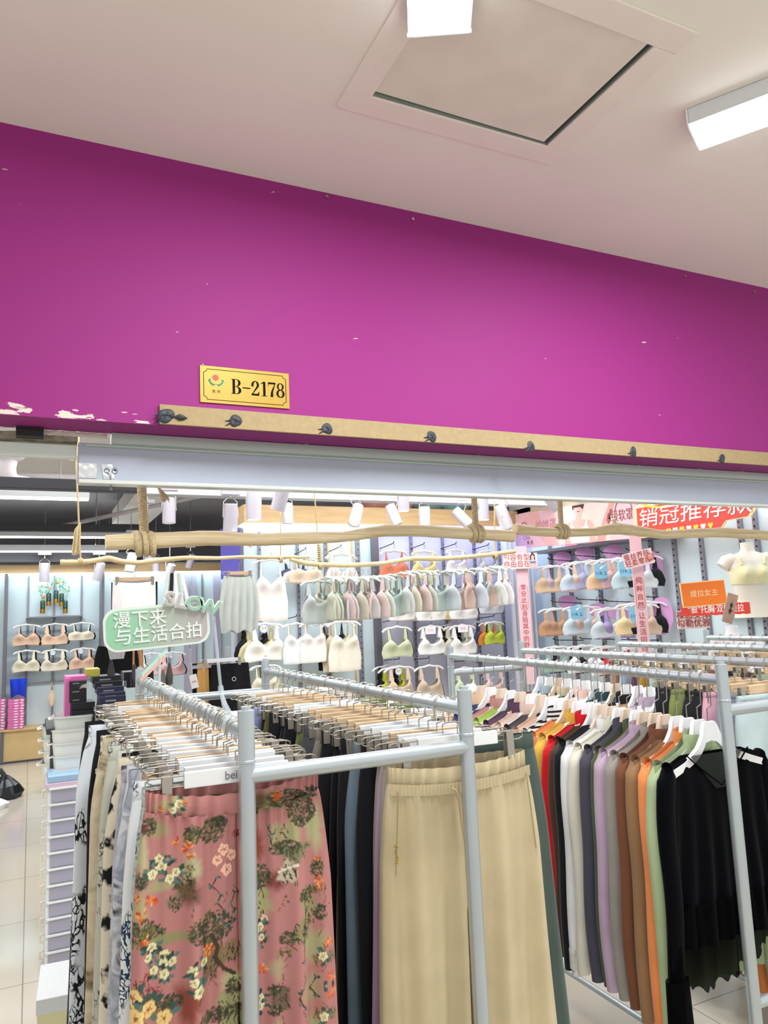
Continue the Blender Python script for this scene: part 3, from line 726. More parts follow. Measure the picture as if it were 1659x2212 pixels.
def round_tag(label, loc, rz=0, r=.035):
    t = thing('round_tag', label, 'price tag', loc, rz)
    R = Euler((PI/2, 0, 0)).to_matrix()
    obj('disc', MB().lathe([(0, .0015), (r, .0015), (r, -.0015), (0, -.0015)], 24, rot=R), mat('tag_white', 'f4f4f8', .5), t)
    obj('blue_ring', MB().tube([(r*.9*math.cos(i*PI/14), -.002, r*.9*math.sin(i*PI/14)) for i in range(28)], .0022, 4, closed=True), mat('tag_blue', '6a74c4', .5), t)
    text('tag_lettering', '9.9', r*.9, mat('tag_green', 'a9b93c', .5), t, (0, -.003, 0), offset=.0006)
    return t
WCOL = ['f6f3ee', 'f0ece6', 'e6c8b0', '1b1b20', 'e9dcc4', 'cfd3d8', 'f6f3ee']
def cluster(u, v, y, style, cols, desc, where, s=1, rz=0, dx=.035, dy=.045, name='bra', peg=True, plane='y', tagged=False, th=1, sh=0):
    """first garment in front, then those stacked behind it on the same peg; (u,v) is the hanger centre"""
    if plane == 'y': p = AY(u, v, y); back = Vector((dx, dy, 0))
    else: p = AX(u, v, y); back = Vector((dy, dx, 0))
    r0 = rz
    for k, (c_, cn) in enumerate(cols):
        q = p+back*k+Vector((0, 0, .004*k*(-1)**k))
        if k == 0: lab = '%s %s %s' % (cn, desc, where)
        else: lab = '%s %s behind the %s one, %s' % (cn, desc.split()[-1], cols[k-1][1], where)
        bra(lab, q, style, c_, s, r0+.05*k*(-1)**k, name, 'camisole' if name == 'camisole' else 'bra')
        bra_hanger('white hanger of the %s %s, %s' % (cn, desc.split()[-1], where), q, s, r0)
    if peg:
        if plane == 'y':
            o = obj('wall_peg', PEG, None, loc=(p.x, WC-.0 if y < 8 else WB, p.z+.055*s)); o.scale = (1, max(1, ((WC if y < 8 else WB)-y)/.16), 1)
        else:
            o = obj('wall_peg', PEG, None, loc=(WR, p.y, p.z+.055*s), rot=(0, 0, -PI/2)); o.scale = (1, max(1, (WR-y)/.16), 1)
        tag(o, 'black wall peg of the %s %s, %s' % (cols[0][1], desc.split()[-1], where), 'wall peg')
    if tagged:
        round_tag('round blue-rimmed tag on the %s %s, %s' % (cols[0][1], desc.split()[-1], where), p+(Vector((-.02, -.03, -.02)) if plane == 'y' else Vector((-.05, -.03, -.02))), rz, .032*s)
IV, WH, ND, BK, PK = ('ece4cf', 'ivory'), ('f8f6f2', 'white'), ('e3bfa4', 'nude'), ('1a1a1e', 'black'), ('eec6c6', 'pale pink')
# six bras at back left
yb = WB-.22
for (u, v, c_, wh, st) in ((57, 1352, ND, 'at left, upper row, back left wall', 'thin'), (119, 1350, ('ecc9ae', 'light peach'), 'in centre, upper row, back left wall', 'tank'),
                           (176, 1348, IV, 'at right, upper row, back left wall', 'bandeau'), (57, 1408, ('e9e3cc', 'cream'), 'at left, lower row, back left wall', 'v'),
                           (118, 1406, ('eae0d0', 'off-white'), 'in centre, lower row, back left wall', 'tank'), (178, 1403, ('e6bfa8', 'rosy beige'), 'at right, lower row, back left wall', 'v')):
    cluster(u, v, yb, st, [c_, BK], 'moulded bra', wh, 1.02, .15, .02, .04, tagged=u in (118, 178) and v > 1400)
cluster(326, 1414, 9.2, 'tank', [('efe6e0', 'milky'), BK], 'moulded bra', 'left of the rose pink bra', 1.0, .1, .02, .04, peg=False, tagged=True)
cluster(372, 1412, 9.2, 'tank', [('e9bfc2', 'rose pink'), BK], 'moulded bra', 'beside the milky bra near the small rack', 1.05, .1, .02, .04, peg=False, tagged=True)
# black shaping garment and beige one
p = AY(252, 1398, 7.6)
t = thing('shapewear', 'large black high-waist shaping garment hanging behind the green sign', 'shapewear', p)
b = MB().grid(lambda i, j: ((i*2-1)*(.165+.10*j*(1-j)+.02*j), -.02*math.sqrt(max(0, 1-(i*2-1)**2))-.006*math.sin(i*20), -.32*j+.02*abs(i*2-1)), 30, 14)
b.grid(lambda i, j: ((i*2-1)*(.165+.10*j*(1-j)+.02*j), .02*math.sqrt(max(0, 1-(i*2-1)**2)), -.32*j+.02*abs(i*2-1)), 16, 6)
obj('body', b, cloth('141418'), t); obj('lace_panel', MB().grid(lambda i, j: ((i*2-1)*.09*(1-.3*j), -.032-.003*math.sin(i*30), .02-.13*j), 24, 8), cloth('c9c9c9'), t)
p = AY(297, 1395, 7.6)
tag(obj('shapewear', MB().grid(lambda i, j: (p.x+(i*2-1)*.05*(1+.2*j), p.y-.012*math.sin(i*PI*3), p.z-.30*j), 14, 8), cloth('dda878')), 'peach brown shaping garment folded narrow, right of the big black one', 'shapewear')
tag(obj('shapewear', MB().grid(lambda i, j: (AY(220, 1398, 7.6).x+(i*2-1)*.025, p.y-.012*math.sin(i*PI*2), p.z-.34*j), 10, 8), cloth('cfc1a4')), 'narrow beige garment strip left of the big black shaping garment', 'shapewear')

# middle wall, rows A, B, C, D  (u, v = hanger)
y1 = WC-.28
A_ = [(660, 1206, 'bandeau', [('f0ddc4', 'cream nude'), WH, ('5a5c7c', 'slate blue')], 'strapless padded bra', 'left of the pastel camisoles', 1.0),
      (736, 1200, 'v', [('fbf9f5', 'bright white'), ('e8dcc0', 'oat')], 'padded bra', 'above the right thin branch left end', 1.0),
      (850, 1192, 'thin', [('f08a6c', 'coral'), ('a8452f', 'brick')], 'thin strap bra', 'upper row, right of the bay post', .95),
      (916, 1193, 'tank', [('f1e2a6', 'butter yellow'), WH], 'wide strap bra', 'upper row, right of the coral bra', .95),
      (985, 1190, 'tank', [('f2f0f4', 'cool white'), BK], 'soft bra', 'upper row, third right of the bay post', .8),
      (1055, 1193, 'tank', [('cdd0da', 'silver lilac'), WH], 'smooth bra', 'on the upper row at the right end', .85)]
B_ = [(868, 1292, 'bandeau', [('fdf8f4', 'warm white'), ND], 'padded bra', 'under the camisoles right of the bay post', .95), (930, 1288, 'bandeau', [('fffdfa', 'snow white'), ('d8d6da', 'light grey'), BK], 'padded bra', 'under the sage camisole', 1.05),
      (1000, 1286, 'bandeau', [('fdfcfa', 'pure white'), ('e7d28e', 'straw'), BK], 'seamless bra', 'under the dusty pink camisoles', 1.05), (1060, 1280, 'bandeau', [('dcdfe8', 'pearl grey'), BK], 'seamless bra', 'under the right end of the camisole row', .95)]
C_ = [(573, 1352, 'v', [('fbf8f2', 'creamy white'), ('d8d2a8', 'khaki'), BK], 'plunge bra', 'below the big white tank top', 1.15), (640, 1350, 'cami', [('eef0f2', 'chalk white'), ('e8c8ae', 'soft nude')], 'long bra top', 'left of the pair below the strapless bra', .85),
      (676, 1348, 'cami', [('f4efe9', 'shell white'), ('ead0bc', 'light nude')], 'long bra top', 'right of the pair below the strapless bra', .85), (743, 1346, 'cami', [('efe8d8', 'pearly cream'), ('d9cdb4', 'sand'), BK], 'camisole top', 'left of the dark bay post', 1.08),
      (857, 1358, 'v', [('cfd6b4', 'sage green'), ('4a3a38', 'dark brown')], 'longline bra', 'third row, right of the bay post', 1.02), (931, 1356, 'tank', [('fafaf8', 'optic white'), ('d3ab62', 'mustard')], 'round neck bra', 'third row, beside the sage green one', .95),
      (998, 1354, 'tank', [('fbfaf6', 'soft white'), ('d8d4c0', 'stone'), BK], 'square neck bra', 'third row, second left of the lime one', 1.0), (1067, 1346, 'v', [('c2d24a', 'lime green'), ('e08c3a', 'orange'), ('4f5468', 'navy grey')], 'strappy bra', 'at the right end of the third row', .78)]
D_ = [(862, 1444, 'crop', [('e2cdb6', 'dusky nude'), ('b8c040', 'acid green'), BK], 'racer bra', 'bottom row, below the sage green bra', 1.05), (926, 1442, 'crop', [('dccab4', 'oat nude'), ('5a4a42', 'cocoa')], 'racer bra', 'bottom row, second right of the bay post', 1.05),
      (1003, 1446, 'crop', [('dbe8c8', 'mint cream'), ('e9d2c8', 'blush')], 'racer bra', 'in the bottom row behind the rack rail', .95), (1066, 1446, 'crop', [('f0d8d2', 'baby pink'), ('f0ece6', 'pale cream')], 'racer bra', 'in the bottom row at the right end', .95),
      (573, 1440, 'cami', [('e8e2cc', 'ecru'), ('c8c49a', 'dull green')], 'long top', 'behind the end post of the middle rail', .9)]
for L in (A_, B_, C_, D_):
    for (u, v, st, cols, d, wh, s) in L:
        cluster(u, v, y1, st, cols, d, wh, s, .12, -.03 if len(cols) > 2 else .03, .05, tagged=(u, v) in ((573, 1352), (862, 1444)))
for (u, v, lab) in ((930, 1362, 'on the optic white bra'), (1000, 1358, 'on the soft white bra')):
    p = AY(u, v, y1-.07); t = thing('price_card', 'white card %s in the third row' % lab, 'price tag', p)
    obj('card', MB().box((0, 0, 0), (.10, .002, .06)), mat('card_white', 'f6f2f6', .5), t, smooth=False)
    text('card_lettering', '内衣', .03, mat('card_pink', 'e0a8c0', .5), t, (0, -.002, 0))
# big white tank on branch
p = AY(584, 1213, YT)
t = thing('tank_top', 'bright white strappy tank top hanging on the left thin branch beside the grey green shorts', 'tank top', p); t.scale = (.78, .78, 1.05)
bb, ss = bra_parts('cami'); obj('body', bb, cloth('fbf9f4'), t)
for q in ss: obj('strap', q, cloth('fbf9f4'), t)
bra_hanger('white hanger holding the bright white tank top on the left thin branch', p, .8, 0)

# skirt, shorts and striped piece on the left thin branch
def skirt(label, u, v, y, wt, wb, hh, col, name, cat, bulge=0, slack=.008):
    p = AY(u, v, y); t = thing(name, label, cat, p)
    def f(sg):
        def fn(i, j):
            x = (i*2-1); w_ = (wt+(wb-wt)*min(1, j*1.6)+bulge*math.sin(j*PI))/2
            a = math.sqrt(max(0, 1-x*x))
            return (x*w_, sg*(.018+.02*j)*a+(slack*math.sin(x*17+j*3)*min(1, 2*j)), -hh*j-(.012*(1-x*x) if sg < 0 else 0)*(1-j)+.01*math.sin(x*9)*j)
        return fn
    obj('body', MB().grid(f(-1), 40, 14).grid(f(1), 20, 8), cloth(col), t, ang=3)
    return t
def wood_clip_hanger(label, u, v, y, w_, m, group=None, rz=0, p=None):
    p = p or AY(u, v, y); t = thing('clip_hanger', label, 'hanger', p, rz, group)
    obj('beam', MB().box((0, 0, 0), (w_, .012, .022), bev=.001), m, t, smooth=False)
    obj('wire_frame', MB().tube([(-w_/2-.03, 0, .008), (w_/2+.03, 0, .008), (w_/2+.035, 0, 0), (w_/2+.03, 0, -.006), (-w_/2-.03, 0, -.006), (-w_/2-.035, 0, 0)], .0018, 5, closed=True)
        .tube([(0, 0, .008), (0, 0, .06)]+[(.014*math.sin(a), 0, .075-.014*math.cos(a)) for a in [i*.5 for i in range(1, 9)]], .0018, 5), STEEL, t)
    for s in (-1, 1): obj('clip', MB().box((s*w_/2, -.006, -.010), (.018, .012, .05), bev=.001), CLIPM, t, smooth=False)
    return t
skirt('silky white skirt under a wooden clip hanger on the left thin branch', 290, 1255, YT, .24, .245, .20, 'f3f1ee', 'skirt', 'skirt', slack=.004)
skirt('black skirt just peeking out behind the silky white skirt', 291, 1257, YT+.03, .262, .262, .20, '1b1b1e', 'skirt', 'skirt', slack=.003)
wood_clip_hanger('wooden clip hanger holding the silky white skirt', 291, 1251, YT, .20, HWOOD)
skirt('grey green elastic shorts on the left thin branch, left of the white tank top', 516, 1243, YT, .19, .235, .345, 'c2cbc4', 'shorts', 'shorts', .02, .010)
wood_clip_hanger('wooden clip hanger holding the grey green shorts', 516, 1238, YT, .14, HWOOD)
p = AY(378, 1238, YT+.8); sk = thing('striped_top', 'narrow side-on black, white and mint striped garment above the word SLOW', 'top', p)
for i, (c_, x) in enumerate((('cfd9d4', -.045), ('20221f', -.02), ('f2f2f0', .0), ('b9c6bd', .022), ('f2f2f0', .045))):
    obj('fold', MB().grid(lambda a, j, x=x, i=i: (x+(a-.5)*.026+.02*j*(i-1.5), -.01*math.sin(a*PI), -.24*j), 5, 8), cloth(c_), sk)

# camisole row on the right thin branch
rd = random.Random(11)
bpts = [(627, 1208), (660, 1217), (700, 1220), (760, 1221), (830, 1217), (890, 1206), (950, 1207), (1010, 1203), (1060, 1198), (1112, 1191)]
def bz(u):
    for (a, b), (c_, d) in zip(bpts, bpts[1:]):
        if a <= u <= c_: return b+(d-b)*(u-a)/(c_-a)
    return 1195
pal = [('bfc9c6', 'grey blue', 690-30), ('c9cbb9', 'moss beige', 697), ('cad8c8', 'pale mint', 708), ('cfd9be', 'pistachio', 718), ('d9c3bd', 'dusty rose', 729), ('d6d2d3', 'silver', 737), ('c8d3d6', 'ice blue', 748), ('cfcdb9', 'oatmeal', 758),
       ('cdd0cd', 'mist grey', 775), ('e0c4bd', 'blush pink', 788), ('dcc9c2', 'powder pink', 799), ('cfd9cc', 'celadon', 812), ('bfd5cf', 'aqua green', 835), ('c9d2cd', 'soft grey green', 858), ('d4d6c4', 'lichen', 872), ('e2c0ba', 'rose pink', 884),
       ('d8c6c0', 'shell pink', 897), ('ccd1c4', 'linen green', 909), ('b6c9c2', 'sea green', 935), ('c0ccd0', 'cloud blue', 955), ('dcc0b3', 'peach beige', 978), ('d9bfb2', 'tan pink', 1000), ('c7cfdb', 'light periwinkle', 1013), ('dcbfb3', 'apricot', 1026),
       ('b9c8c1', 'eucalyptus', 1041), ('dde3dc', 'frost', 1052), ('f0ecec', 'white', 1064), ('ece2e4', 'milky pink', 1078)]
wide = {660: .35, 775: .9, 835: .3, 935: .25, 978: .4, 1000: .9, 1026: .35, 1078: .9}
for k, (c_, cn, u) in enumerate(pal):
    u2 = u+ (8 if k else 25)
    p = AY(u2, bz(u2)+32+(k == 0)*8, YT); yaw = wide.get(u, 1.15+rd.uniform(-.15, .2))
    if k == 0: yaw = .3
    prev = pal[k-1][1] if k else 'nothing'
    where = 'first at the left on the right thin branch' if k == 0 else 'on the right thin branch, right of the %s one' % prev
    st = 'crop'
    bra('%s ribbed camisole, %s' % (cn, where), p, st, c_, .92, -yaw if k % 3 else yaw*.9, 'camisole', 'camisole', 'pastel camisoles on the right thin branch')
    bra_hanger('mint hanger of the %s camisole on the right thin branch' % cn, p, .92, -yaw if k % 3 else yaw*.9, 'hangers on the right thin branch', mat('hanger_mint', 'c9d4cb', .4))

# right wall bras
RB = [(1188, 1226, 'v', [('e3c6a8', 'tan nude'), ('cdb8c4', 'mauve')], 'at left, top row, right wall'), (1244, 1218, 'v', [('c9d8ea', 'baby blue'), ('e5c9b4', 'nude'), ('b9b4d8', 'lavender')], 'top row, second on the right wall'),
      (1302, 1213, 'v', [('eec8a4', 'apricot nude'), ('b8b8dc', 'periwinkle'), PK], 'top row, third on the right wall'), (1358, 1208, 'v', [('c4dbe2', 'aqua blue'), ('dfe3e6', 'ice grey'), BK], 'top row beside the pink sign strip'),
      (1196, 1318, 'v', [('d0a07c', 'caramel'), ('c79a86', 'rosy brown')], 'at left, second row, right wall'), (1250, 1313, 'v', [('d0e2ee', 'sky white'), ('eac9b8', 'nude')], 'second row, second on the right wall'),
      (1312, 1318, 'v', [('cfdde6', 'pale ice'), ('b19ad0', 'violet')], 'between violet cards in the second row'), (1366, 1308, 'v', [('f0d6a6', 'buttercream'), ('e2c4b0', 'nude'), BK], 'second row beside the pink sign strip'),
      (1200, 1400, 'v', [('9fc2b8', 'sea green'), BK], 'below the caramel bra, behind the rails'), (1258, 1398, 'v', [('e8eef2', 'frost white'), BK], 'third row behind the rails'), (1310, 1400, 'v', [('f0eef0', 'paper white'), ('d2283a', 'red')], 'in the third row beside the red one'), (1362, 1402, 'v', [('f3efe4', 'cream'), ('cc2236', 'scarlet')], 'third row behind the rails, rightmost')]
for i, (u, v, st, cols, wh) in enumerate(RB):
    cluster(u, v, WR-.32, st, cols, 'seamless bra', wh, .92 if v < 1380 else .88, -.55, -.03, .05, plane='x')
PKC = mat('display_card_pink', 'e0a6dc', .35)
for i, (u, v, lab) in enumerate([(1215, 1206, 'above the tan nude bra'), (1262, 1196, 'above the baby blue bra'), (1325, 1192, 'above the apricot nude bra'), (1408, 1230, 'tall one right of the black bra'), (1225, 1300, 'above the second row, left'), (1290, 1318, 'behind the second row, middle'), (1335, 1325, 'left of the buttercream bra'), (1430, 1330, 'tall one at the right of the second row')]):
    p = AX(u, v, WR-.12)
    b = MB(); n = 28; pts = []
    for k in range(n):
        a = 2*PI*k/n; r = .058*(1+.35*abs(math.cos(a))**2*(1 if math.sin(a) > -.3 else .6)); pts.append((r*math.cos(a), r*math.sin(a)*(2.4 if 'tall' in lab else 1)))
    b.prism(pts, .03)
    o = thing('display_card', 'orchid pink glossy butterfly shaped card %s' % lab, 'display card', p, -.7)
    obj('card', b, PKC, o, smooth=False); obj('card_hook', MB().tube([(0, 0, .07), (0, 0, .10), (.01, 0, .115)], .004, 5), PKC, o)
CB = mat('price_blue', '8cc6e0', .4)
for i, (u, v, wh) in enumerate([(1298, 1233, 'on the apricot nude bra'), (1352, 1228, 'on the aqua blue bra'), (1246, 1322, 'on the sky white bra'), (1375, 1325, 'on the buttercream bra')]):
    p = AX(u, v, WR-.42); t = thing('price_card', 'sky blue price card 119 %s' % wh, 'price tag', p, -.45)
    obj('card', MB().prism([(-.05, -.045), (-.035, -.06), (.035, -.06), (.05, -.045), (.05, .05), (-.05, .05)], .002), CB, t, smooth=False)
    obj('white_wave', MB().prism([(-.045, .045), (-.01, .02), (.0, .03), (.045, .045), (.0, .012)], .0035), WHITEP, t, smooth=False)
    text('price_lettering', '119. 2.', .034, mat('price_ink', '2a6f96', .5), t, (0, -.003, -.02))

# ================================================================== SIGNS ON THE RIGHT
def panel_on(name, label, cat, TL, TR, BL, m, th=.012):
    wv_ = TR-TL; hv = TL-BL; B = plane_basis(TL, TR, BL); W2, H2 = wv_.length/2, hv.length/2
    t = thing(name, label, cat, BL+wv_/2+hv/2); t.rotation_euler = B.to_euler()
    return t, W2, H2
xs = WR-.29
TL, TR, BL_ = AX(1114, 1112, xs), AX(1372, 1070, xs), AX(1117, 1186, xs)
t, W2, H2 = panel_on('poster_board', 'long pink lingerie poster board over the right wall with a woman in a white camisole', 'poster', TL, TR, BL_, None)
obj('board', MB().box((0, 0, 0), (2*W2, .012, 2*H2)), mat('poster_pink', 'f3c6cc', .35), t, smooth=False)
PB = lambda nm, poly, col, d=.014: obj(nm, MB().prism(poly, d), mat('poster_'+col, col, .4), t, smooth=False)
PB('peach_field', [(-.18*W2, -H2*.98), (W2*.62, -H2*.98), (W2*.72, 0), (W2*.6, H2*.98), (-.25*W2, H2*.98)], 'f0d9cf')
PB('coral_band', [(-.98*W2, H2*.2), (-.7*W2, H2*.98), (-.55*W2, H2*.98), (-.45*W2, 0), (-.25*W2, -.5*H2), (-.2*W2, -.98*H2), (-.4*W2, -.98*H2), (-.6*W2, -.2*H2)], 'f2b9b0', .0145)
PB('coral_band', [(.42*W2, -.98*H2), (.52*W2, -.1*H2), (.66*W2, .98*H2), (.74*W2, .98*H2), (.62*W2, -.1*H2), (.56*W2, -.98*H2)], 'eda49a', .0145)
PB('lilac_corner', [(-W2*.99, -H2*.98), (-.7*W2, -H2*.98), (-.8*W2, -.1*H2), (-.99*W2, .1*H2)], 'dcb6e0', .015)
fx = .16*W2; k = H2
PB('printed_figure_skin', [(fx-.19, -k*.98), (fx-.17, -.1*k), (fx-.14, .12*k), (fx-.04, .22*k), (fx-.035, .42*k), (fx-.06, .62*k), (fx-.06, .95*k), (fx+.06, .95*k), (fx+.06, .6*k), (fx+.04, .42*k), (fx+.04, .22*k), (fx+.14, .12*k), (fx+.18, -.1*k), (fx+.2, -k*.98)], 'e3b5a8', .0155)
PB('printed_figure_top', [(fx-.11, -k*.98), (fx-.13, -.35*k), (fx-.105, -.15*k), (fx-.10, .15*k), (fx-.09, .15*k), (fx-.07, -.15*k), (fx, -.28*k), (fx+.07, -.15*k), (fx+.09, .15*k), (fx+.10, .15*k), (fx+.105, -.15*k), (fx+.13, -.35*k), (fx+.12, -k*.98)], 'f0e4e2', .0165)
PB('printed_figure_hair', [(fx-.075, .98*k), (fx-.07, .72*k), (fx-.05, .85*k), (fx+.03, .86*k), (fx+.06, .72*k), (fx+.08, .98*k)], '4a2f33', .017)
PB('printed_figure_mouth', [(fx-.02, .64*k), (fx, .60*k), (fx+.025, .65*k), (fx, .67*k)], 'b02a45', .0175)
PR = mat('poster_ink', '9c5a5a', .5)
text('poster_lettering', '她她罩', H2*.62, mat('poster_ink_rose', 'd08a90', .5), t, (-.42*W2, -.009, .15*H2), shear=.15)
text('poster_lettering', 'A级软罩', H2*.62, PR, t, (.78*W2, -.009, .12*H2), sx=.8)
text('poster_lettering', '1', H2*1.5, PR, t, (.60*W2, -.009, -.05*H2), shear=.3)
text('small_lettering', 'Chic', H2*.35, mat('poster_ink_violet', 'a874c0', .5), t, (-.78*W2, -.009, -.42*H2))
text('small_lettering', '集 团', H2*.25, PR, t, (-.72*W2, -.009, -.72*H2))
obj('arc_emblem', MB().tube([(.84*W2+.09*math.cos(a), -.009, .38*H2+.09*math.sin(a)) for a in [i*PI/10 for i in range(11)]], .004, 4), PR, t)
obj('swirl_emblem', MB().tube([(-.82*W2+.04*math.cos(a)*(1+a*.1), -.009, .25*H2+.035*math.sin(a)) for a in [i*.5 for i in range(10)]], .004, 4), PR, t)

# red headline sign
xs = WR-.33
TL, TR, BL_ = AX(1374, 1098, xs), AX(1640, 1052, xs), AX(1380, 1162, xs)
t, W2, H2 = panel_on('headline_sign', 'red headline sign with big white characters and a row of hearts above the right wall', 'sign', TL, TR, BL_, None)
def round_arrow(s): return [(-W2*s, -H2*s), (W2*.42, -H2*s), (W2*.50, -H2*.62*s), (W2*.82*s, -H2*.55*s), (W2*1.0*s, H2*.35*s), (W2*.98*s, H2*s), (-W2*s, H2*s)]
obj('cream_border', MB().prism(round_arrow(1.04), .012), mat('sign_cream', 'fbe3a8', .4), t, smooth=False)
obj('red_face', MB().prism([(x*.985, z*.96) for x, z in round_arrow(1)], .018), mat('sign_red', 'e0483a', .4), t, smooth=False)
text('headline_lettering', '销冠推荐款', H2*1.3, mat('sign_white', 'fffaf2', .5), t, (-.03*W2, -.012, .16*H2), offset=.0003, sx=2*W2*.93/(5*H2*1.3), shear=.1)
for i in range(7):
    x = -.42*W2+i*.115*W2; z = -.78*H2; r = .022
    pts = [(x+r*16*math.sin(a)**3/16, z+r*(13*math.cos(a)-5*math.cos(2*a)-2*math.cos(3*a)-math.cos(4*a))/15) for a in [2*PI*j/20 for j in range(20)]]
    obj('heart', MB().prism(pts, .024), mat('heart_yellow', 'f5cf3a', .4) if i % 2 == 0 else mat('heart_white', 'fdeee6', .4), t, smooth=False)
p = AX(1400, 1085, WR-.3)
tag(obj('sign_swoosh', MB().tube([AX(1380, 1085, xs), AX(1400, 1094, xs), AX(1425, 1096, xs), AX(1455, 1090, xs)], .012, 8), mat('sign_yellow', 'f2d84a', .4)), 'curved yellow swoosh over the top left of the red headline sign', 'sign')

# vertical pink strips with round-cornered head plates
RED = mat('sign_ink_red', 'c0504f', .5)
def strip_sign(label, u0, v0, u1, v1, wpx, y, head, hu, hv, hw, hh, groups, woman, tilt_h):
    a, b = AY(u0, v0, y), AY(u1, v1, y); ctr = (a+b)/2; L = (a-b).length; sc = (a-Vector((0, 0, H))).dot(_f)/F*1.03
    W = wpx*sc
    t = thing('strip_sign', label, 'sign', ctr); x = -.0
    B = plane_basis(a, a+Vector((1, -.45, 0)), b); t.rotation_euler = B.to_euler(); W *= 1.02
    obj('strip', MB().box((0, 0, 0), (W, .006, L), bev=.001), mat('strip_pink', 'f6ccd2', .4), t, smooth=False)
    z = L/2-.06
    for (txt, z0, step, size, ring) in groups:
        for i, ch in enumerate(txt): text('strip_lettering', ch, size*sc, RED, t, (0, -.004, L/2-(z0+i*step)*sc), offset=.0003)
        if ring:
            zc = L/2-(z0+(len(txt)-1)*step/2)*sc; hl = (len(txt)*step/2)*sc; r = W*.36; n = 10
            pts = [(r*math.cos(PI*k/n), -.004, zc+hl-r+r*math.sin(PI*k/n)) for k in range(n+1)]+[(-r*math.cos(PI*k/n), -.004, zc-hl+r-r*math.sin(PI*k/n)) for k in range(n+1)]
            obj('red_outline', MB().tube(pts, .0012, 4, closed=True), RED, t)
    p = AY(hu, hv, y-.03); hd = thing('head_plate_sign', ('small plate sign with a woman in blue, atop the left pink strip' if woman else 'small plate sign with a red seal, atop the right pink strip'), 'sign', p, rot=(0, tilt_h, -.42))
    W2, H2 = hw*sc/2*1.05, hh*sc/2
    obj('plate', MB().box((0, 0, 0), (2*W2, .006, 2*H2), bev=.002), mat('plate_blush', 'f7e4e2', .4), hd, smooth=False)
    text('plate_lettering', head, H2*.92, RED, hd, (-.22*W2 if woman else -.08*W2, -.004, 0), line=.95, sx=.95, offset=.0003)
    if woman:
        w_ = thing_x = W2*.72
        obj('printed_figure_hair', MB().prism([(w_-.022, .0), (w_-.024, H2*.6), (w_, H2*1.1), (w_+.02, H2*.7), (w_+.022, 0)], .008), mat('figure_hair', '3a2c34', .5), hd, smooth=False)
        obj('printed_figure_skin', MB().prism([(w_-.035, -H2*.9), (w_-.03, 0), (w_-.01, H2*.15), (w_-.014, H2*.5), (w_, H2*.8), (w_+.014, H2*.5), (w_+.01, H2*.15), (w_+.03, 0), (w_+.035, -H2*.9)], .010), mat('figure_skin', 'e8c6bc', .5), hd, smooth=False)
        obj('printed_figure_bra', MB().prism([(w_-.025, -H2*.35), (w_-.022, -.05*H2), (w_, -.15*H2), (w_+.022, -.05*H2), (w_+.025, -H2*.35)], .012), mat('figure_blue', '5a86c8', .5), hd, smooth=False)
    else:
        obj('red_seal', MB().lathe([(0, .002), (H2*.5, .002), (H2*.5, -.002), (0, -.002)], 20, (W2*.78, -.004, -.1*H2), Euler((PI/2, 0, 0)).to_matrix()), mat('seal_red', 'dd6a5a', .5), hd)
        text('seal_lettering', '感', H2*.7, WHITEP, hd, (W2*.78, -.008, -.1*H2))
    return t
strip_sign('tall pale pink strip sign beside the sheer curtain, left of the tan nude bra', 1126, 1180, 1142, 1478, 24, 5.3, '包容有型\n自由自在', 1124, 1212, 68, 32,
           [('享受此刻', 87, 13.3, 12.5, True), ('身陷其中的舒', 141, 12.8, 12.5, False)], True, .0)
strip_sign('tall pale pink strip sign hanging in front of the aqua blue bra', 1371, 1150, 1398, 1470, 24, 3.85, '蚕丝养肤\n轻柔零痒', 1379, 1207, 60, 32,
           [('纯粹自然', 102, 16.7, 14, True), ('让生活回归', 174, 16.5, 14.5, False), ('切', 262, 18, 14, False)], False, -.2)

def flat_sign(name, label, u, v, wpx, hpx, y, m, rot=(0, 0, -.4), th=.008):
    p = AY(u, v, y); sc = (p-Vector((0, 0, H))).dot(_f)/F*1.03
    t = thing(name, label, 'sign', p, rot=rot); W2, H2 = wpx*sc/2, hpx*sc/2
    if m: obj('board', MB().box((0, 0, 0), (2*W2, th, 2*H2), bev=.002), m, t, smooth=False)
    return t, W2, H2
t, W2, H2 = flat_sign('orange_sign', 'orange rectangular sign with cream characters beside the mannequin', 1520, 1282, 92, 48, 3.0, mat('sign_orange', 'ee7a1e', .4), (0, -.05, -.42))
obj('cream_rim', MB().box((0, .002, 0), (2*W2+.01, .006, 2*H2+.01)), mat('sign_cream', 'fbe3a8', .4), t, smooth=False)
text('sign_lettering', '提拉女主', H2*.62, mat('sign_cream_ink', 'ffd9a0', .5), t, (0, -.006, 0), offset=.0003)
t, W2, H2 = flat_sign('cut_out_sign', 'white outlined red cut-out lettering sign below the orange sign', 1546, 1316, 146, 26, 2.98, None, (0, .0, -.42))
rb = MB(); nb = 60
rb.prism([(W2*math.cos(0)*(-1+2*k/nb), H2*(.86+.10*abs(math.sin(k*.47)))) for k in range(nb, -1, -1)]+[(W2*(-1+2*k/nb), -H2*(.86+.10*abs(math.sin(k*.47)))) for k in range(nb+1)], .004)
obj('red_backing', rb, mat('cutout_red', 'd8402e', .5), t, smooth=False)
text('sign_lettering', '“狠”托胸·双效提拉', H2*1.35, mat('backing_white', 'fdf3f0', .4), t, (0, -.004, 0), offset=.0003, sx=.84)
t, W2, H2 = flat_sign('small_text_sign', 'small white sign with dark red characters under the cut-out lettering', 1497, 1338, 68, 38, 3.3, mat('plate_blush', 'f7e4e2', .4), (0, 0, -.42))
text('sign_lettering', '裸感支撑\n勾勒优雅', H2*.95, mat('sign_dark_red', 'a03a3c', .5), t, (0, -.006, 0), line=.95, offset=.0003)
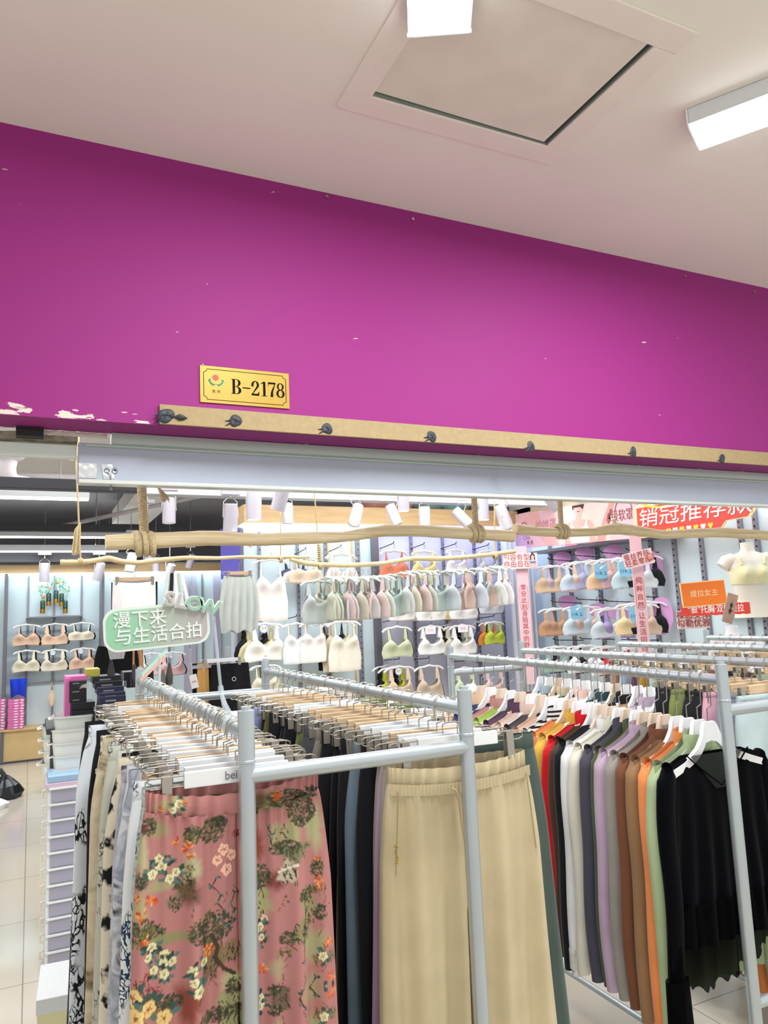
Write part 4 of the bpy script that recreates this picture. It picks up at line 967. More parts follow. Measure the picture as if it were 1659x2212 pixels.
t, W2, H2 = flat_sign('small_text_sign', 'low white sign with red characters seen through the hanger hooks', 1506, 1402, 44, 16, 3.3, mat('plate_blush', 'f7e4e2', .4), (0, 0, -.42))
text('sign_lettering', '中性塑形', H2*1.3, mat('sign_dark_red', 'a03a3c', .5), t, (0, -.006, 0), offset=.0003)
t, W2, H2 = flat_sign('hang_tag', 'tilted brown hang tag with dark marks in front of the cut-out lettering sign', 1577, 1314, 22, 62, 2.6, mat('tag_brown', '9c7f6c', .5, vary=.2, vscale=40), (0, .32, -.42))
obj('dark_print', MB().prism([(-.008, .02), (.004, .03), (.01, .012), (.002, .0), (.012, -.01), (.0, -.03), (-.008, -.012), (-.002, .002)], .010), mat('tag_print', '2e2522', .5), t, smooth=False)
obj('tag_clip', MB().tube([(0, 0, -H2), (.004, 0, -H2-.02)], .003, 6), CLEAR, t)
t = thing('sign_ring', 'black binder ring joining the orange sign to the mannequin shoulder side', 'ring', AY(1562, 1274, 2.97))
obj('ring', MB().tube([(.009*math.cos(a), 0, .009*math.sin(a)) for a in [i*PI/8 for i in range(16)]], .0015, 5, closed=True), BLACK, t)

# mannequin torsos
def mannequin(label, u, v, y, s, rz, col, bcol=None, blabel=''):
    p = AY(u, v, y); t = thing('mannequin_torso', label, 'mannequin', p, rz); t.scale = (s, s, s)
    # v = neck top; local z=0 at neck top
    prof = [(0, .048, .045), (-.05, .05, .047), (-.075, .062, .052), (-.095, .12, .06), (-.115, .165, .07), (-.15, .175, .085), (-.22, .165, .095), (-.30, .150, .095), (-.38, .135, .085), (-.46, .125, .08), (-.54, .135, .085), (-.60, .15, .09)]
    b = MB(); n = 36
    def fn(i, j):
        k = j*(len(prof)-1); a = int(min(k, len(prof)-2)); f = k-a
        z, rx, ry = [prof[a][q]*(1-f)+prof[a+1][q]*f for q in range(3)]
        th = i*2*PI; x = rx*math.cos(th); yy = ry*math.sin(th)
        if math.sin(th) < 0:
            for sx in (-1, 1): yy -= .055*math.exp(-((x-sx*.072)/.05)**2-((z+.25)/.055)**2)
        return (x, yy, z)
    b.grid(fn, n, 44, True)
    b.add([(.048*math.cos(i*2*PI/n), .045*math.sin(i*2*PI/n), .0) for i in range(n)], [tuple(range(n))])
    obj('torso', b, mat('mannequin_'+col, col, .35), t, ang=1.2)
    for sx in (-1, 1):
        obj('shoulder_stump', MB().tube([(sx*.12, 0, -.14), (sx*.17, 0, -.15), (sx*.205, .0, -.19)], [.06, .058, .05], 18), mat('mannequin_'+col, col, .35), t)
    if bcol:
        bt = thing('bra', blabel, 'bra', p, rz); bt.scale = (s, s, s)
        b2 = MB()
        def f2(i, j):
            th = i*2*PI; z0 = -.19-.0*j
            x = .168*math.cos(th)
            if math.sin(th) < 0:
                ax = abs(x); zt = -.175-.04*(1-min(1, ax/.09)) if ax < .09 else -.175-.05*min(1, (ax-.09)/.07)
            else: zt = -.235
            z = zt+(-.335-zt)*j
            k = 0
            for q in range(len(prof)-1):
                if prof[q][0] >= z >= prof[q+1][0]:
                    f = (prof[q][0]-z)/(prof[q][0]-prof[q+1][0]); rx = prof[q][1]*(1-f)+prof[q+1][1]*f; ry = prof[q][2]*(1-f)+prof[q+1][2]*f; break
            x = (rx+.005)*math.cos(th); yy = (ry+.005)*math.sin(th)
            if math.sin(th) < 0:
                for sx in (-1, 1): yy -= .058*math.exp(-((x-sx*.072)/.052)**2-((z+.25)/.057)**2)
            return (x, yy, z)
        b2.grid(f2, 60, 14, True); obj('cup_body', b2, cloth(bcol), bt, ang=3)
        for sx in (-1, 1): obj('strap', MB().tube([(sx*.085, -.09, -.185), (sx*.095, -.082, -.14), (sx*.10, -.02, -.097), (sx*.10, .05, -.12), (sx*.09, .1, -.2), (sx*.09, .1, -.24)], [.016, .012, .010, .010, .010, .010], 8), cloth(bcol), bt)
mannequin('cream white headless mannequin torso wearing a pale yellow bra, at the right edge', 1612, 1172, 3.35, .80, -.55, 'ece5d6', 'efe9bc', 'pale yellow seamless bra worn by the big mannequin torso')
mannequin('smaller white mannequin torso half hidden behind the rails, below the hang tag', 1580, 1352, 3.2, .72, -.5, 'e9e7ea')
tag(obj('mannequin_shelf', MB().box(AY(1640, 1314, 3.5)+Vector((.1, .05, -.02)), (.5, .35, .018)), mat('shelf_grey', '82808a', .4), smooth=False), 'grey shelf under the big mannequin torso at the right edge', 'shelf')

# posters and pots on the right wall shelf
for i, (u0, u1, v, lab) in enumerate([(1216, 1283, 1168, 'small pink photo card standing on the grey shelf, left'), (1283, 1358, 1160, 'small pink photo card standing on the grey shelf, right behind the white pot')]):
    a, b = AX(u0, v, WR-.08), AX(u1, v, WR-.08)
    t = thing('photo_card', lab, 'picture', (WR-.06, (a.y+b.y)/2, 2.2), -PI/2)
    L = abs(a.y-b.y); obj('card', MB().box((0, 0, 0), (L*.96, .01, .20)), mat('card_pink', 'f29ab0', .4), t, smooth=False)
    obj('blue_block', MB().prism([(-L*.1, -.09), (L*.12, -.09), (L*.15, .07), (-L*.05, .08)], .014), mat('card_blue', '8fb8dd', .4), t, smooth=False)
for i, (u, v, lab, s) in enumerate([(1258, 1172, 'white oval pot with a low green plant on the grey shelf', 1.0), (1322, 1160, 'round white pot with bright green and yellow leaves on the grey shelf', 1.1)]):
    p = AX(u, v, WR-.2); t = thing('potted_plant', lab, 'plant', (p.x, p.y, 2.098))
    obj('pot', MB().lathe([(0, 0), (.04*s, 0), (.062*s, .03*s), (.06*s, .06*s), (.05*s, .075*s), (.045*s, .07*s), (0, .06*s)], 22), mat('pot_white', 'f4f2f2', .3), t)
    b = MB(); rd2 = random.Random(i)
    for k in range(60):
        a = rd2.uniform(0, 2*PI); r_ = rd2.uniform(.01, .07)*s; z = .08*s+rd2.uniform(0, .05)*s; d = Vector((math.cos(a), math.sin(a), rd2.uniform(-.2, .6))).normalized()*.022; c_ = Vector((r_*math.cos(a), r_*math.sin(a), z)); sd_ = Vector((-d.y, d.x, 0))*.4
        b.add([c_-d, c_+sd_, c_+d, c_-sd_], [(0, 1, 2, 3)])
    obj('leaves', b, mat('leaf_green', '5f9a4a' if i else '4a7a4a', .5, vary=.4, vscale=60), t, smooth=False)
    if i:
        b = MB()
        for k in range(14):
            a = rd2.uniform(0, 2*PI); b.lathe([(0, -.006), (.007, 0), (0, .006)], 6, (.05*math.cos(a), .05*math.sin(a), .12))
        obj('yellow_flowers', b, mat('flower_yellow', 'f0c832', .5), t)
# sheer curtain
p0_, p1_ = AY(1090, 1200, 5.8), AY(1160, 1200, 5.7)
tag(obj('sheer_curtain', MB().grid(lambda i, j: (p0_.x+(p1_.x-p0_.x)*i, 5.75+.02*math.sin(i*40), 2.32-1.9*j), 90, 6), mat('sheer_white', 'dfe0ea', .7, alpha=.8), ang=3), 'pale sheer curtain in the corner between the middle wall and the right wall', 'curtain')

# bundles on top of the middle wall
for i, (u, v, c_, lab, sx) in enumerate([(800, 1092, 'c98f86', 'dusty pink bundle on top of the middle wall, leftmost', .16), (852, 1090, 'd69a90', 'salmon pink bundle on top of the middle wall, right of the dusty pink one', .15), (917, 1092, '8fb9b8', 'sea teal bundle on top of the middle wall', .13), (975, 1094, '8fc6c6', 'pale turquoise bundle on top of the middle wall, rightmost', .15)]):
    p = AY(u, v, WC+.05)
    R = Euler((0, 0, 0)).to_matrix()
    b = MB().lathe([(0, -.5), (.45, -.46), (.8, -.3), (1, 0), (.8, .3), (.4, .45), (0, .5)], 20)
    b.v = [(x*sx+.006*math.sin(z*14), y*.14, z*.13+.01*math.sin(x*7)) for x, y, z in b.v]
    tag(obj('bundle', b, cloth(c_), loc=(p.x, WC+.0, 2.56)), lab, 'bundle')
tag(obj('storage_box', MB().box(AX(1150, 1090, WR-.1)+Vector((0, 0, .0)), (.3, .35, .2), bev=.01), mat('box_pale', 'c3cccc', .5), smooth=False), 'pale grey box on top of the wall behind the pink poster board', 'box')

# ================================================================== LEFT: FLOWERS, BOXES, BINS
for i, (u, v, h_, lab) in enumerate([(92, 1312, 0, 'leftmost, standing lowest'), (105, 1296, 1, 'second from the left'), (121, 1290, 2, 'in the middle, standing highest'), (133, 1297, 1, 'second from the right'), (141, 1312, 0, 'rightmost, standing low')]):
    p = AY(u, v, WB-.12); t = thing('flower_vial', 'green and gold flower vial, %s of the five' % lab, 'vase', p, group='flower vials on the shelf bar')
    obj('glass', MB().lathe([(0, -.03), (.028, -.03), (.028, .08), (.024, .085), (.02, .08)], 16), mat('bottle_green', '1f4a3c', .2), t)
    obj('gold_foot', MB().lathe([(0, -.075), (.029, -.075), (.029, -.02), (0, -.02)], 16), mat('gold', 'c8963a', .3, .8), t)
    obj('stem', MB().tube([(0, 0, .06), (.01*(i-2), 0, .16), (.025*(i-2), 0, .25+.03*(i % 2))], .003, 5).tube([(0, 0, .08), (-.02*(i-2), .01, .15), (-.04*(i-2.2), 0, .22)], .0025, 5), mat('stem_green', '5d9468', .5), t)
    b = MB(); rd2 = random.Random(i)
    for k in range(14):
        c_ = Vector((rd2.uniform(-.05, .05), rd2.uniform(-.02, .02), rd2.uniform(.12, .28))); a = rd2.uniform(0, 6.3); d = Vector((math.cos(a), .2, math.sin(a)))*.020; s_ = Vector((-d.z, 0, d.x))*.4
        b.add([c_-d, c_+s_, c_+d, c_-s_], [(0, 1, 2, 3)])
    obj('leaves', b, mat('leaf_soft', '7fb894', .5), t, smooth=False)
    b = MB()
    for (x, z, r) in ([(.01, .13, .026)], [(-.02, .2, .018), (.02, .15, .024)], [(.02, .19, .026)], [(0, .1, .02)], [(.0, .22, .014)])[i]:
        for k in range(6): a = k*PI/3; b.lathe([(0, -r*.5), (r*.5, 0), (0, r*.5)], 8, (x+r*.5*math.cos(a), -.01, z+r*.5*math.sin(a)))
    obj('blossom', b, mat('blossom', ('f3a56a', 'f2cfb0', 'f7b877', 'f4e6d6', 'f0d0c0')[i], .5), t)
# blue bra hanging folded and a nude one
p = AY(40, 1470, WB-.25)
tag(obj('bra', MB().grid(lambda i, j: (p.x+(i-.5)*.19*(1-.15*j), p.y-.05*math.sin(i*PI*2.0)**2*math.sin(j*PI*.8), p.z+.02-.23*j+.04*math.sin(i*PI)*j), 26, 14), cloth('1c3fd0'), ang=3), 'royal blue bra hanging folded on the lower bar at the back left', 'bra')
p2 = AY(112, 1480, WB-.2)
t = thing('bra', 'small nude strappy bra dangling sideways on a peg at the back left', 'bra', p2)
obj('cup_body', MB().grid(lambda i, j: ((i-.5)*.10*math.sin(.4+j*2.3), -.03*math.sin(i*PI), -.06-.19*j), 14, 12), cloth('e2d3bc'), t, ang=3)
obj('strap', MB().tube([(-.02, 0, -.08), (-.012, 0, 0), (0, 0, .03), (.012, 0, 0), (.02, 0, -.08)], .005, 6), cloth('e2d3bc'), t)
# pink box stacks
PKB = mat('carton_pink', 'e070b0', .4); PKL = mat('carton_label', 'f6d8e8', .5)
for col_, (u0, u1, nm) in enumerate(((-32, 12, 'left of the dark post'), (17, 52, 'right of the dark post'))):
    a, b_ = AY(u0, 1550, WB-.25), AY(u1, 1550, WB-.25); z = .397; n = 11
    ords = ['bottom', 'second', 'third', 'fourth', 'fifth', 'sixth', 'seventh', 'eighth', 'ninth', 'tenth', 'top']
    for k in range(n):
        hgt = .0315 if col_ else .033
        t = thing('pink_carton', 'flat pink carton, %s, stack %s' % (ords[k]+('' if k in (0, 10) else ' from bottom'), nm), 'box', ((a.x+b_.x)/2+.003*((k*7) % 3-1), WB-.22, z), group='pink cartons in the stack %s' % nm)
        obj('carton', MB().box((0, 0, hgt/2), (b_.x-a.x, .2, hgt-.002), bev=.002), PKB, t, smooth=False)
        obj('label', MB().box((.0, -.101, hgt/2), (.04, .002, hgt*.5)).box(((b_.x-a.x)*.36, -.101, hgt/2), (.03, .002, hgt*.6)), PKL, t, smooth=False)
        z += hgt
# table with black boxes
YB = 4.3
def at4(u, v, y=YB): return AY(u, v, y)
tb = thing('stock_table', 'low dark stock table behind the left rack, piled with flat boxes', 'table', (at4(215, 1560).x, YB+.25, 0))
zt = at4(215, 1562).z
obj('tabletop', MB().box((.12, 0, zt-.02), (.75, .5, .03), bev=.004), mat('table_dark', '3c3a3c', .5), tb, smooth=False)
for sx in (-.22, .46):
    for sy in (-.2, .2): obj('leg', MB().box((sx, sy, (zt-.035)/2), (.03, .03, zt-.035)), DARK, tb, smooth=False)
BB = mat('carton_black', '1d1e24', .35); BI = mat('carton_indigo', '2c3046', .35); BL2 = mat('carton_silver', 'c7c9cc', .4)
def carton(u0, u1, vt, vb, y, m, label, lab=True, dep=.16, rz=0, txt=None, grp=None):
    a, b_ = AY(u0, vt, y), AY(u1, vb, y); wd = b_.x-a.x; hh = abs(a.z-b_.z)
    t = thing('flat_carton', label, 'box', ((a.x+b_.x)/2, y, min(a.z, b_.z)), rz, grp)
    obj('carton', MB().box((0, dep/2, hh/2), (wd, dep, hh*.97), bev=.002), m, t, smooth=False)
    if lab: obj('label', MB().box((-.01, -.001, hh/2), (wd*.4, .001, hh*.18)), mat('label_dim', '8e8f96', .5), t, smooth=False)
    return t
for k in range(5): carton(150, 187, 1472+k*9, 1480+k*9, YB, BB, 'black carton in the left pile on the stock table, %s' % ('topmost', 'second from the top', 'third from the top', 'fourth from the top', 'fifth from the top')[k], k % 2 == 0)
for k in range(3): carton(153+k*2, 205, 1519+k*14, 1532+k*14, YB-.03, BB, 'larger black carton %s in front of the left pile' % ('on top', 'in the middle', 'at the bottom')[k], k == 2)
for k in range(4): carton(200+k*5, 262+k*3, 1462+k*12, 1473+k*12, YB+.05-.06*k, BI if k > 1 else BB, 'dark carton in the right pile on the stock table, %s' % ('uppermost and farthest back', 'next below the uppermost', 'indigo one third from the top', 'indigo one at the front')[k])
for k in range(3): carton(215, 272, 1506+k*15, 1520+k*15, YB-.16, BI, 'wide indigo carton %s of the front right pile' % ('at the top', 'in the middle', 'at the bottom')[k])
for k in range(2): carton(268+k*6, 332, 1452+k*16, 1466+k*16, YB+.2, BB, 'black carton %s behind the left rack back post' % ('lying higher', 'lying lower')[k])
for k in range(2): carton(186, 216, 1446+k*8, 1453+k*8, YB+.1, mat('carton_olive', 'b3ad4a', .4), 'olive yellow carton on top of the black pile, %s one' % ('upper', 'lower')[k], False)
t = carton(141, 152, 1464, 1556, YB+.05, PKB, 'tall bright pink carton standing at the left of the black piles', False); carton(141, 186, 1462, 1469, YB+.06, PKB, 'flat pink carton lying across the black pile, rearmost', False)
p = AY(180, 1488, YB-.02); tag(obj('paper_slip', MB().grid(lambda i, j: (p.x+.04*(i-.5)+.01*j, p.y-.02*j, p.z+.006*math.sin(i*3)+.02*j), 6, 4), WHITEP, ang=3), 'crumpled white paper slip on the left black carton pile', 'paper')
rdx = random.Random(4)
for k, (u, v, c_) in enumerate([(240, 1450, '2a2a2e'), (290, 1458, '3c3840'), (366, 1455, '4a4642'), (352, 1470, '6b6660'), (215, 1525, '78787c')]):
    p = AY(u, v, YB+.1); b = MB().lathe([(0, 0), (.018, 0), (.02, .05), (.012, .09), (.006, .12), (0, .12)], 12)
    tag(obj('perfume_bottle', b, mat('bottle_'+c_, c_, .2), loc=p-Vector((0, 0, .06))), ['tapered black bottle standing before the black shaping garment', 'dark grey bottle right of the tapered black one', 'brownish bottle near the tilted strip card', 'taupe bottle below the tilted strip card', 'grey bottle among the indigo cartons'][k], 'bottle')

# white bins
YBN = 4.25
BN = mat('bin_white', 'f2f6ef', .4); BNC = mat('bin_frost', 'dfe9e2', .25)
def binm(w_, d_, h_):
    b = MB()
    def wall(i, j):
        a = i*2*PI; c_, s_ = math.cos(a), math.sin(a); k = (abs(c_)**6+abs(s_)**6)**(-1/6)
        sc_ = .93+.07*j; fl = 1.05 if j > .88 else 1
        return (c_*k*w_/2*sc_*fl, s_*k*d_/2*sc_*fl, h_*j)
    b.grid(wall, 32, 12, True)
    def inn(i, j):
        a = i*2*PI; c_, s_ = math.cos(a), math.sin(a); k = (abs(c_)**6+abs(s_)**6)**(-1/6); sc_ = (.86+.14*(1-j))*.96
        return (c_*k*w_/2*sc_, s_*k*d_/2*sc_, h_*(1-j)*.98+.004)
    b.grid(inn, 32, 6, True)
    b.add([(math.cos(i*2*PI/32)*(abs(math.cos(i*2*PI/32))**6+abs(math.sin(i*2*PI/32))**6)**(-1/6)*w_/2*.84, math.sin(i*2*PI/32)*(abs(math.cos(i*2*PI/32))**6+abs(math.sin(i*2*PI/32))**6)**(-1/6)*d_/2*.84, .004) for i in range(32)], [tuple(range(32))])
    return b
def bins(x, y, z0, n, h_, w_, d_, names, side):
    for k in range(n):
        t = thing('storage_bin', names[k], 'storage bin', (x+.004*((k*5) % 3-1), y, z0+k*h_*.93), group='white storage bins in the %s column' % side)
        obj('tub', binm(w_, d_, h_), BN if k < n-1 else BNC, t)
        for s in (-1, 1): obj('handle', MB().tube([(s*w_*.46, -.04, h_*.9), (s*(w_*.5+.02), -.035, h_*.8), (s*(w_*.5+.02), .035, h_*.8), (s*w_*.46, .04, h_*.9)], .005, 6), BN, t)
a, b_ = AY(118, 1600, YBN), AY(178, 1600, YBN)
nm = ['bottom', 'second from the bottom', 'third from the bottom', 'fourth from the bottom', 'fifth from the bottom', 'topmost, holding folded things']
cxb = (a.x+b_.x)/2+.02
z_top, z_bot = AY(150, 1556, YBN).z, AY(150, 1690, YBN).z; hb = (z_top-z_bot)/4.7
bins(cxb, YBN+.1, z_bot, 5, hb*1.06, .19, .24, ['white stacked storage bin behind the black print trousers, %s of its column' % q for q in (nm[0], nm[1], nm[2], nm[3], nm[5])], 'front')
bins(cxb-.05, YBN+.42, z_bot-.02, 4, hb*1.06, .17, .2, ['white bin of the rear column peeking out at the left, %s' % q for q in nm[:4]], 'rear')
tag(obj('folded_cloth', MB().grid(lambda i, j: (cxb+(i-.5)*.15, YBN+.1+(j-.5)*.18, z_top-.012+.008*math.sin(i*9)*math.sin(j*7)), 14, 12), cloth('c9d8dc'), ang=3), 'pale blue folded cloth lying in the topmost white bin', 'cloth')
# drawer tower
YD = 4.1
a, b_ = AY(120, 1870, YD), AY(168, 1870, YD); zt_, z0_ = AY(140, 1700, YD).z, 0.0
dt = thing('drawer_tower', 'tall narrow white drawer tower with grey lilac drawers at the left of the rack', 'drawers', ((a.x+b_.x)/2+.03, YD+.14, 0))
wd = .24; obj('frame', MB().box((0, .0, zt_/2), (wd, .26, zt_)), mat('frame_white', 'e9edef', .4), dt, smooth=False)
obj('top_panel', MB().box((0, 0, zt_+.012), (wd+.02, .28, .024), bev=.003), mat('top_pink', 'd9c3d6', .4), dt, smooth=False)
obj('top_tray', MB().box((0, 0, zt_+.04), (wd, .27, .03), bev=.003), mat('tray_blue', '9fc4e0', .4), dt, smooth=False)
nd = 11; dh = zt_/nd
for k in range(nd):
    f_ = obj('drawer', MB().box((.0, -.133, dh*(k+.5)), (wd-.03, .012, dh*.84), bev=.004), mat('drawer_lilac', 'a9aabc', .35), dt, smooth=False)
    obj('drawer_lip', MB().box((0, -.142, dh*(k+.96)), (wd-.01, .012, .010), bev=.002), mat('frame_white', 'e9edef', .4), f_, smooth=False)
for k in range(nd):
    obj('side_handle', MB().tube([(-wd/2, -.05, dh*(k+.75)), (-wd/2-.02, -.05, dh*(k+.7)), (-wd/2-.02, -.05, dh*(k+.3)), (-wd/2, -.05, dh*(k+.25))], .006, 6), mat('handle_cream', 'e6e2cf', .4), dt)
# boxes on floor at bottom left
def lidbox(label, x, y, z, w_, d_, h_, rz, lidc, bodyc):
    t = thing('shoe_box', label, 'box', (x, y, z), rz)
    obj('body', MB().box((0, 0, h_*.42), (w_*.97, d_*.97, h_*.84), bev=.002), mat('boxbody_'+bodyc, bodyc, .5), t, smooth=False)
    obj('lid', MB().box((0, 0, h_*.82), (w_, d_, h_*.36), bev=.002), mat('boxlid_'+lidc, lidc, .4, vary=.05, vscale=120), t, smooth=False)
P = AZ(83, 2190, .22)
q1 = AZ(112, 2122, .30)
lidbox('white lidded box with pale yellow body, upper of the two at bottom left', q1.x+.085, q1.y+.02, .16, .26, .30, .14, -.06, 'dfe3e2', 'e6e0ae')
lidbox('white lidded box, lowest of the pile at the bottom left', q1.x+.055, q1.y-.22, .0, .28, .34, .155, -.06, 'dde3e1', 'e3ddb0')
# dark bag and bin on the floor
q = AZ(22, 1722, 0)
t = thing('plastic_bag', 'crumpled black plastic bag on the floor at the left edge', 'bag', (q.x-.05, q.y, 0))
b = MB().lathe([(0, 0), (.9, 0), (1, .25), (.75, .6), (.4, .85), (.15, 1), (0, 1.0)], 26)
rdn = random.Random(2)
b.v = [(x*.16*(1+rdn.uniform(-.12, .12)), y*.16*(1+rdn.uniform(-.12, .12)), z*.20*(1+rdn.uniform(-.08, .08))) for x, y, z in b.v]
obj('bag_body', b, mat('bin_liner', '222428', .3), t, ang=.3)
obj('bag_knot', MB().tube([(0, 0, .18), (-.02, 0, .23), (-.05, .01, .25)], [.03, .02, .035], 8), mat('bin_liner', '222428', .3), t)
q = AZ(4, 1745, 0); b = MB().lathe([(0, 0), (.08, 0), (.09, .04), (.05, .07), (0, .08)], 16); b.v = [(x*(1+rdn.uniform(-.2, .2)), y, z*(1+rdn.uniform(-.3, .3))) for x, y, z in b.v]
tag(obj('crumpled_paper', b, mat('paper_white', 'eeeef2', .6), loc=(q.x-.04, q.y, 0)), 'crumpled white paper on the floor by the black bag', 'paper')
q = AZ(106, 1707, 0); tag(obj('waste_bin', MB().lathe([(0, 0), (.09, 0), (.11, .32), (.10, .32), (.08, .02), (0, .02)], 20), BLACK, loc=(q.x+.1, q.y, 0)), 'slim black waste bin behind the white storage bins', 'bin')

# ================================================================== CLOTHES RACKS
ZR = 1.40
def rack(label, xa, xb, y0, y1, sa=0, sb=0):
    y0b, y1b = y0, y1    # sa, sb: how far each rail's far end is swung to the right
    t = thing('clothes_rack', label, 'clothes rack', (xa, y0, 0)); r = .0148
    P = lambda x, y, z: (x-xa, y-y0, z)
    for (x, y, n_) in ((xa, y0, 0), (xb, y0b, 0), (xa+sa, y1, 1), (xb+sb, y1b, 1)):
        b = MB().lathe([(r, 0), (r, 1.348), (r+.0012, 1.349), (r+.0012, 1.353), (r, 1.354), (r, 1.438), (r*.6, 1.439), (r*.6, 1.445), (0, 1.445)], 20, P(x, y, 0))
        f_ = obj('post', b, SILVER, t)
        obj('foot', MB().lathe([(0, 0), (r+.006, 0), (r+.006, .02), (r, .03)], 16, P(x, y, 0)), BLACK, f_)
    for (x, xe, a, b_) in ((xa, xa+sa, y0, y1), (xb, xb+sb, y0b, y1b)):
        obj('hanging_rail', MB().tube([P(x, a, ZR), P(xe, b_, ZR)], .0135, 16), SILVER, t)
        obj('low_rail', MB().tube([P(x, a, .10), P(xe, b_, .10)], .011, 12), SILVER, t)
    for (ya, yb, qa, qb) in ((y0, y0b, xa, xb), (y1, y1b, xa+sa, xb+sb)):
        for z in (1.326, .655, .10):
            obj('end_bar', MB().tube([P(qa, ya, z), P(qb, yb, z)], .0145 if z > 1 else .012, 16), SILVER, t)
    return t
R1A, R1B, R2A, R2B, R3A = .350, .800, 1.552, 2.035, 2.60
def x3(y): return R2A+(y-1.36)*.070
rack('silver clothes rack at the front left, full of trousers on clip hangers', R1A-.003, R1B-.004, 1.33, 2.76)
rack('silver clothes rack on the right, full of long sleeved tops', R2A, R2B, 1.352, 2.87, .105, .0)
rack('silver clothes rack farther right behind the tops, its near end outside the photo', R3A, 3.2, 1.70, 2.86)

# ---- hanger parts (shared meshes)
def wire_hook(drop, jog):
    b = MB(); R = .0175
    pts = [(-R*1.05, 0, -.012)]+[(-R*math.cos(i*PI/10), 0, R*math.sin(i*PI/10)) for i in range(11)]
    pts += [(R, 0, -.02), (R*.9, 0, -drop*.55), (R*.9, 0, -drop*.62), (jog, 0, -drop*.68), (jog, 0, -drop)]
    b.tube(pts, .0016, 6); return b
# rail runs along Y, so the hook lies in the XZ plane
HOOK = wire_hook(.064, .0).mesh('hook', STEEL)
CB_ = MB().box((0, 0, -.0745), (.186, .010, .027), bev=.001).mesh('beam', HWHITE, False)
LOOP = []
for s in (-1, 1):
    b = MB().tube([(s*.09, 0, -.066), (s*.148, 0, -.066), (s*.157, 0, -.070), (s*.157, 0, -.080), (s*.148, 0, -.084), (s*.09, 0, -.084)], .0015, 6)
    LOOP.append(b.mesh('wire_loop', STEEL))
CLIP = []
for s in (-1, 1):
    b = MB().box((s*.122, -.0075, -.092), (.017, .0022, .056), rot=(-.06, 0, 0), bev=.0007).box((s*.122, .0075, -.092), (.017, .0022, .056), rot=(.06, 0, 0), bev=.0007)
    b.box((s*.122, 0, -.067), (.014, .014, .004))
    CLIP.append(b.mesh('clip', CLIPM, False))
HTX = None
def clip_hanger(label, x, y, m, rz=0, group=None, brand=False, ry=0, parts=True, z=ZR):
    t = thing('clip_hanger', label, 'hanger', (x, y, z), group=group, rot=(0, ry, rz))
    obj('hook', HOOK, None, t); obj('beam', CB_, m, t)
    for k in (0, 1):
        obj('wire_loop', LOOP[k], None, t); obj('clip', CLIP[k], None, t)
    if brand: text('printed_lettering', 'beila', .021, mat('grey_ink', '77777a', .6), t, (-.006, -.0058, -.0745), ext=.0002, sx=.9); text('printed_lettering', 'jeans', .007, mat('grey_ink', '77777a', .6), t, (.016, -.0058, -.083), ext=.0002)
    return t

# coat hanger
def coat_shape():
    up = [(0, 0), (.020, 0), (.026, -.012), (.034, -.034), (.055, -.058), (.09, -.078), (.13, -.092), (.168, -.104)]
    lo = [(.170, -.122), (.13, -.110), (.09, -.098), (.055, -.080), (.030, -.060), (0, -.048)]
    poly = up+lo+[(-x, z) for x, z in lo[-2::-1]]+[(-x, z) for x, z in up[:0:-1]]
    return poly
def coat_mesh():
    # build as a strip so it stays a clean surface
    n = 44; b = MB()
    top = [(0, 0), (.020, 0), (.026, -.012), (.034, -.034), (.055, -.058), (.09, -.078), (.13, -.092), (.170, -.104)]
    bot = [(0, -.046), (.020, -.050), (.030, -.060), (.042, -.072), (.062, -.086), (.09, -.098), (.13, -.110), (.172, -.122)]
    def pt(i, arr):
        s = 1 if i >= 0 else -1; k = abs(i)*(len(arr)-1); a = int(min(k, len(arr)-2)); f = k-a
        return (s*(arr[a][0]*(1-f)+arr[a+1][0]*f), arr[a][1]*(1-f)+arr[a+1][1]*f)
    def fn(i, j):
        q = i*2-1; t_, bt = pt(q, top), pt(q, bot)
        seq = [(t_, -.0045), (t_, .0045), (bt, .0045), (bt, -.0045), (t_, -.0045)]
        kk = j*4; p_ = seq[int(round(kk))]
        bow = -.012*abs(q)**2*1.3
        return (p_[0][0]*.92, p_[1]*(1+.35*(abs(q) > .2))+bow, p_[0][1])
    b.grid(fn, n, 4)
    return b
COAT = coat_mesh().mesh('shoulder_frame', HWHITE, True, .5)
HOOK2 = wire_hook(.112, .0)
HOOK2 = HOOK2.mesh('hook', STEEL)
def coat_hanger(label, x, y, m, rz=0, group=None, brand=False, z=ZR, rxx=0):
    t = thing('coat_hanger', label, 'hanger', (x, y, z), group=group, rot=(0, rxx, rz))
    obj('hook', HOOK2, None, t); obj('shoulder_frame', COAT, m, t, loc=(0, 0, -.107))
    if brand: text('printed_lettering', 'beila', .014, mat('grey_ink', '77777a', .6), t, (-.004, -.0055, -.107-.028), ext=.0002)
    return t

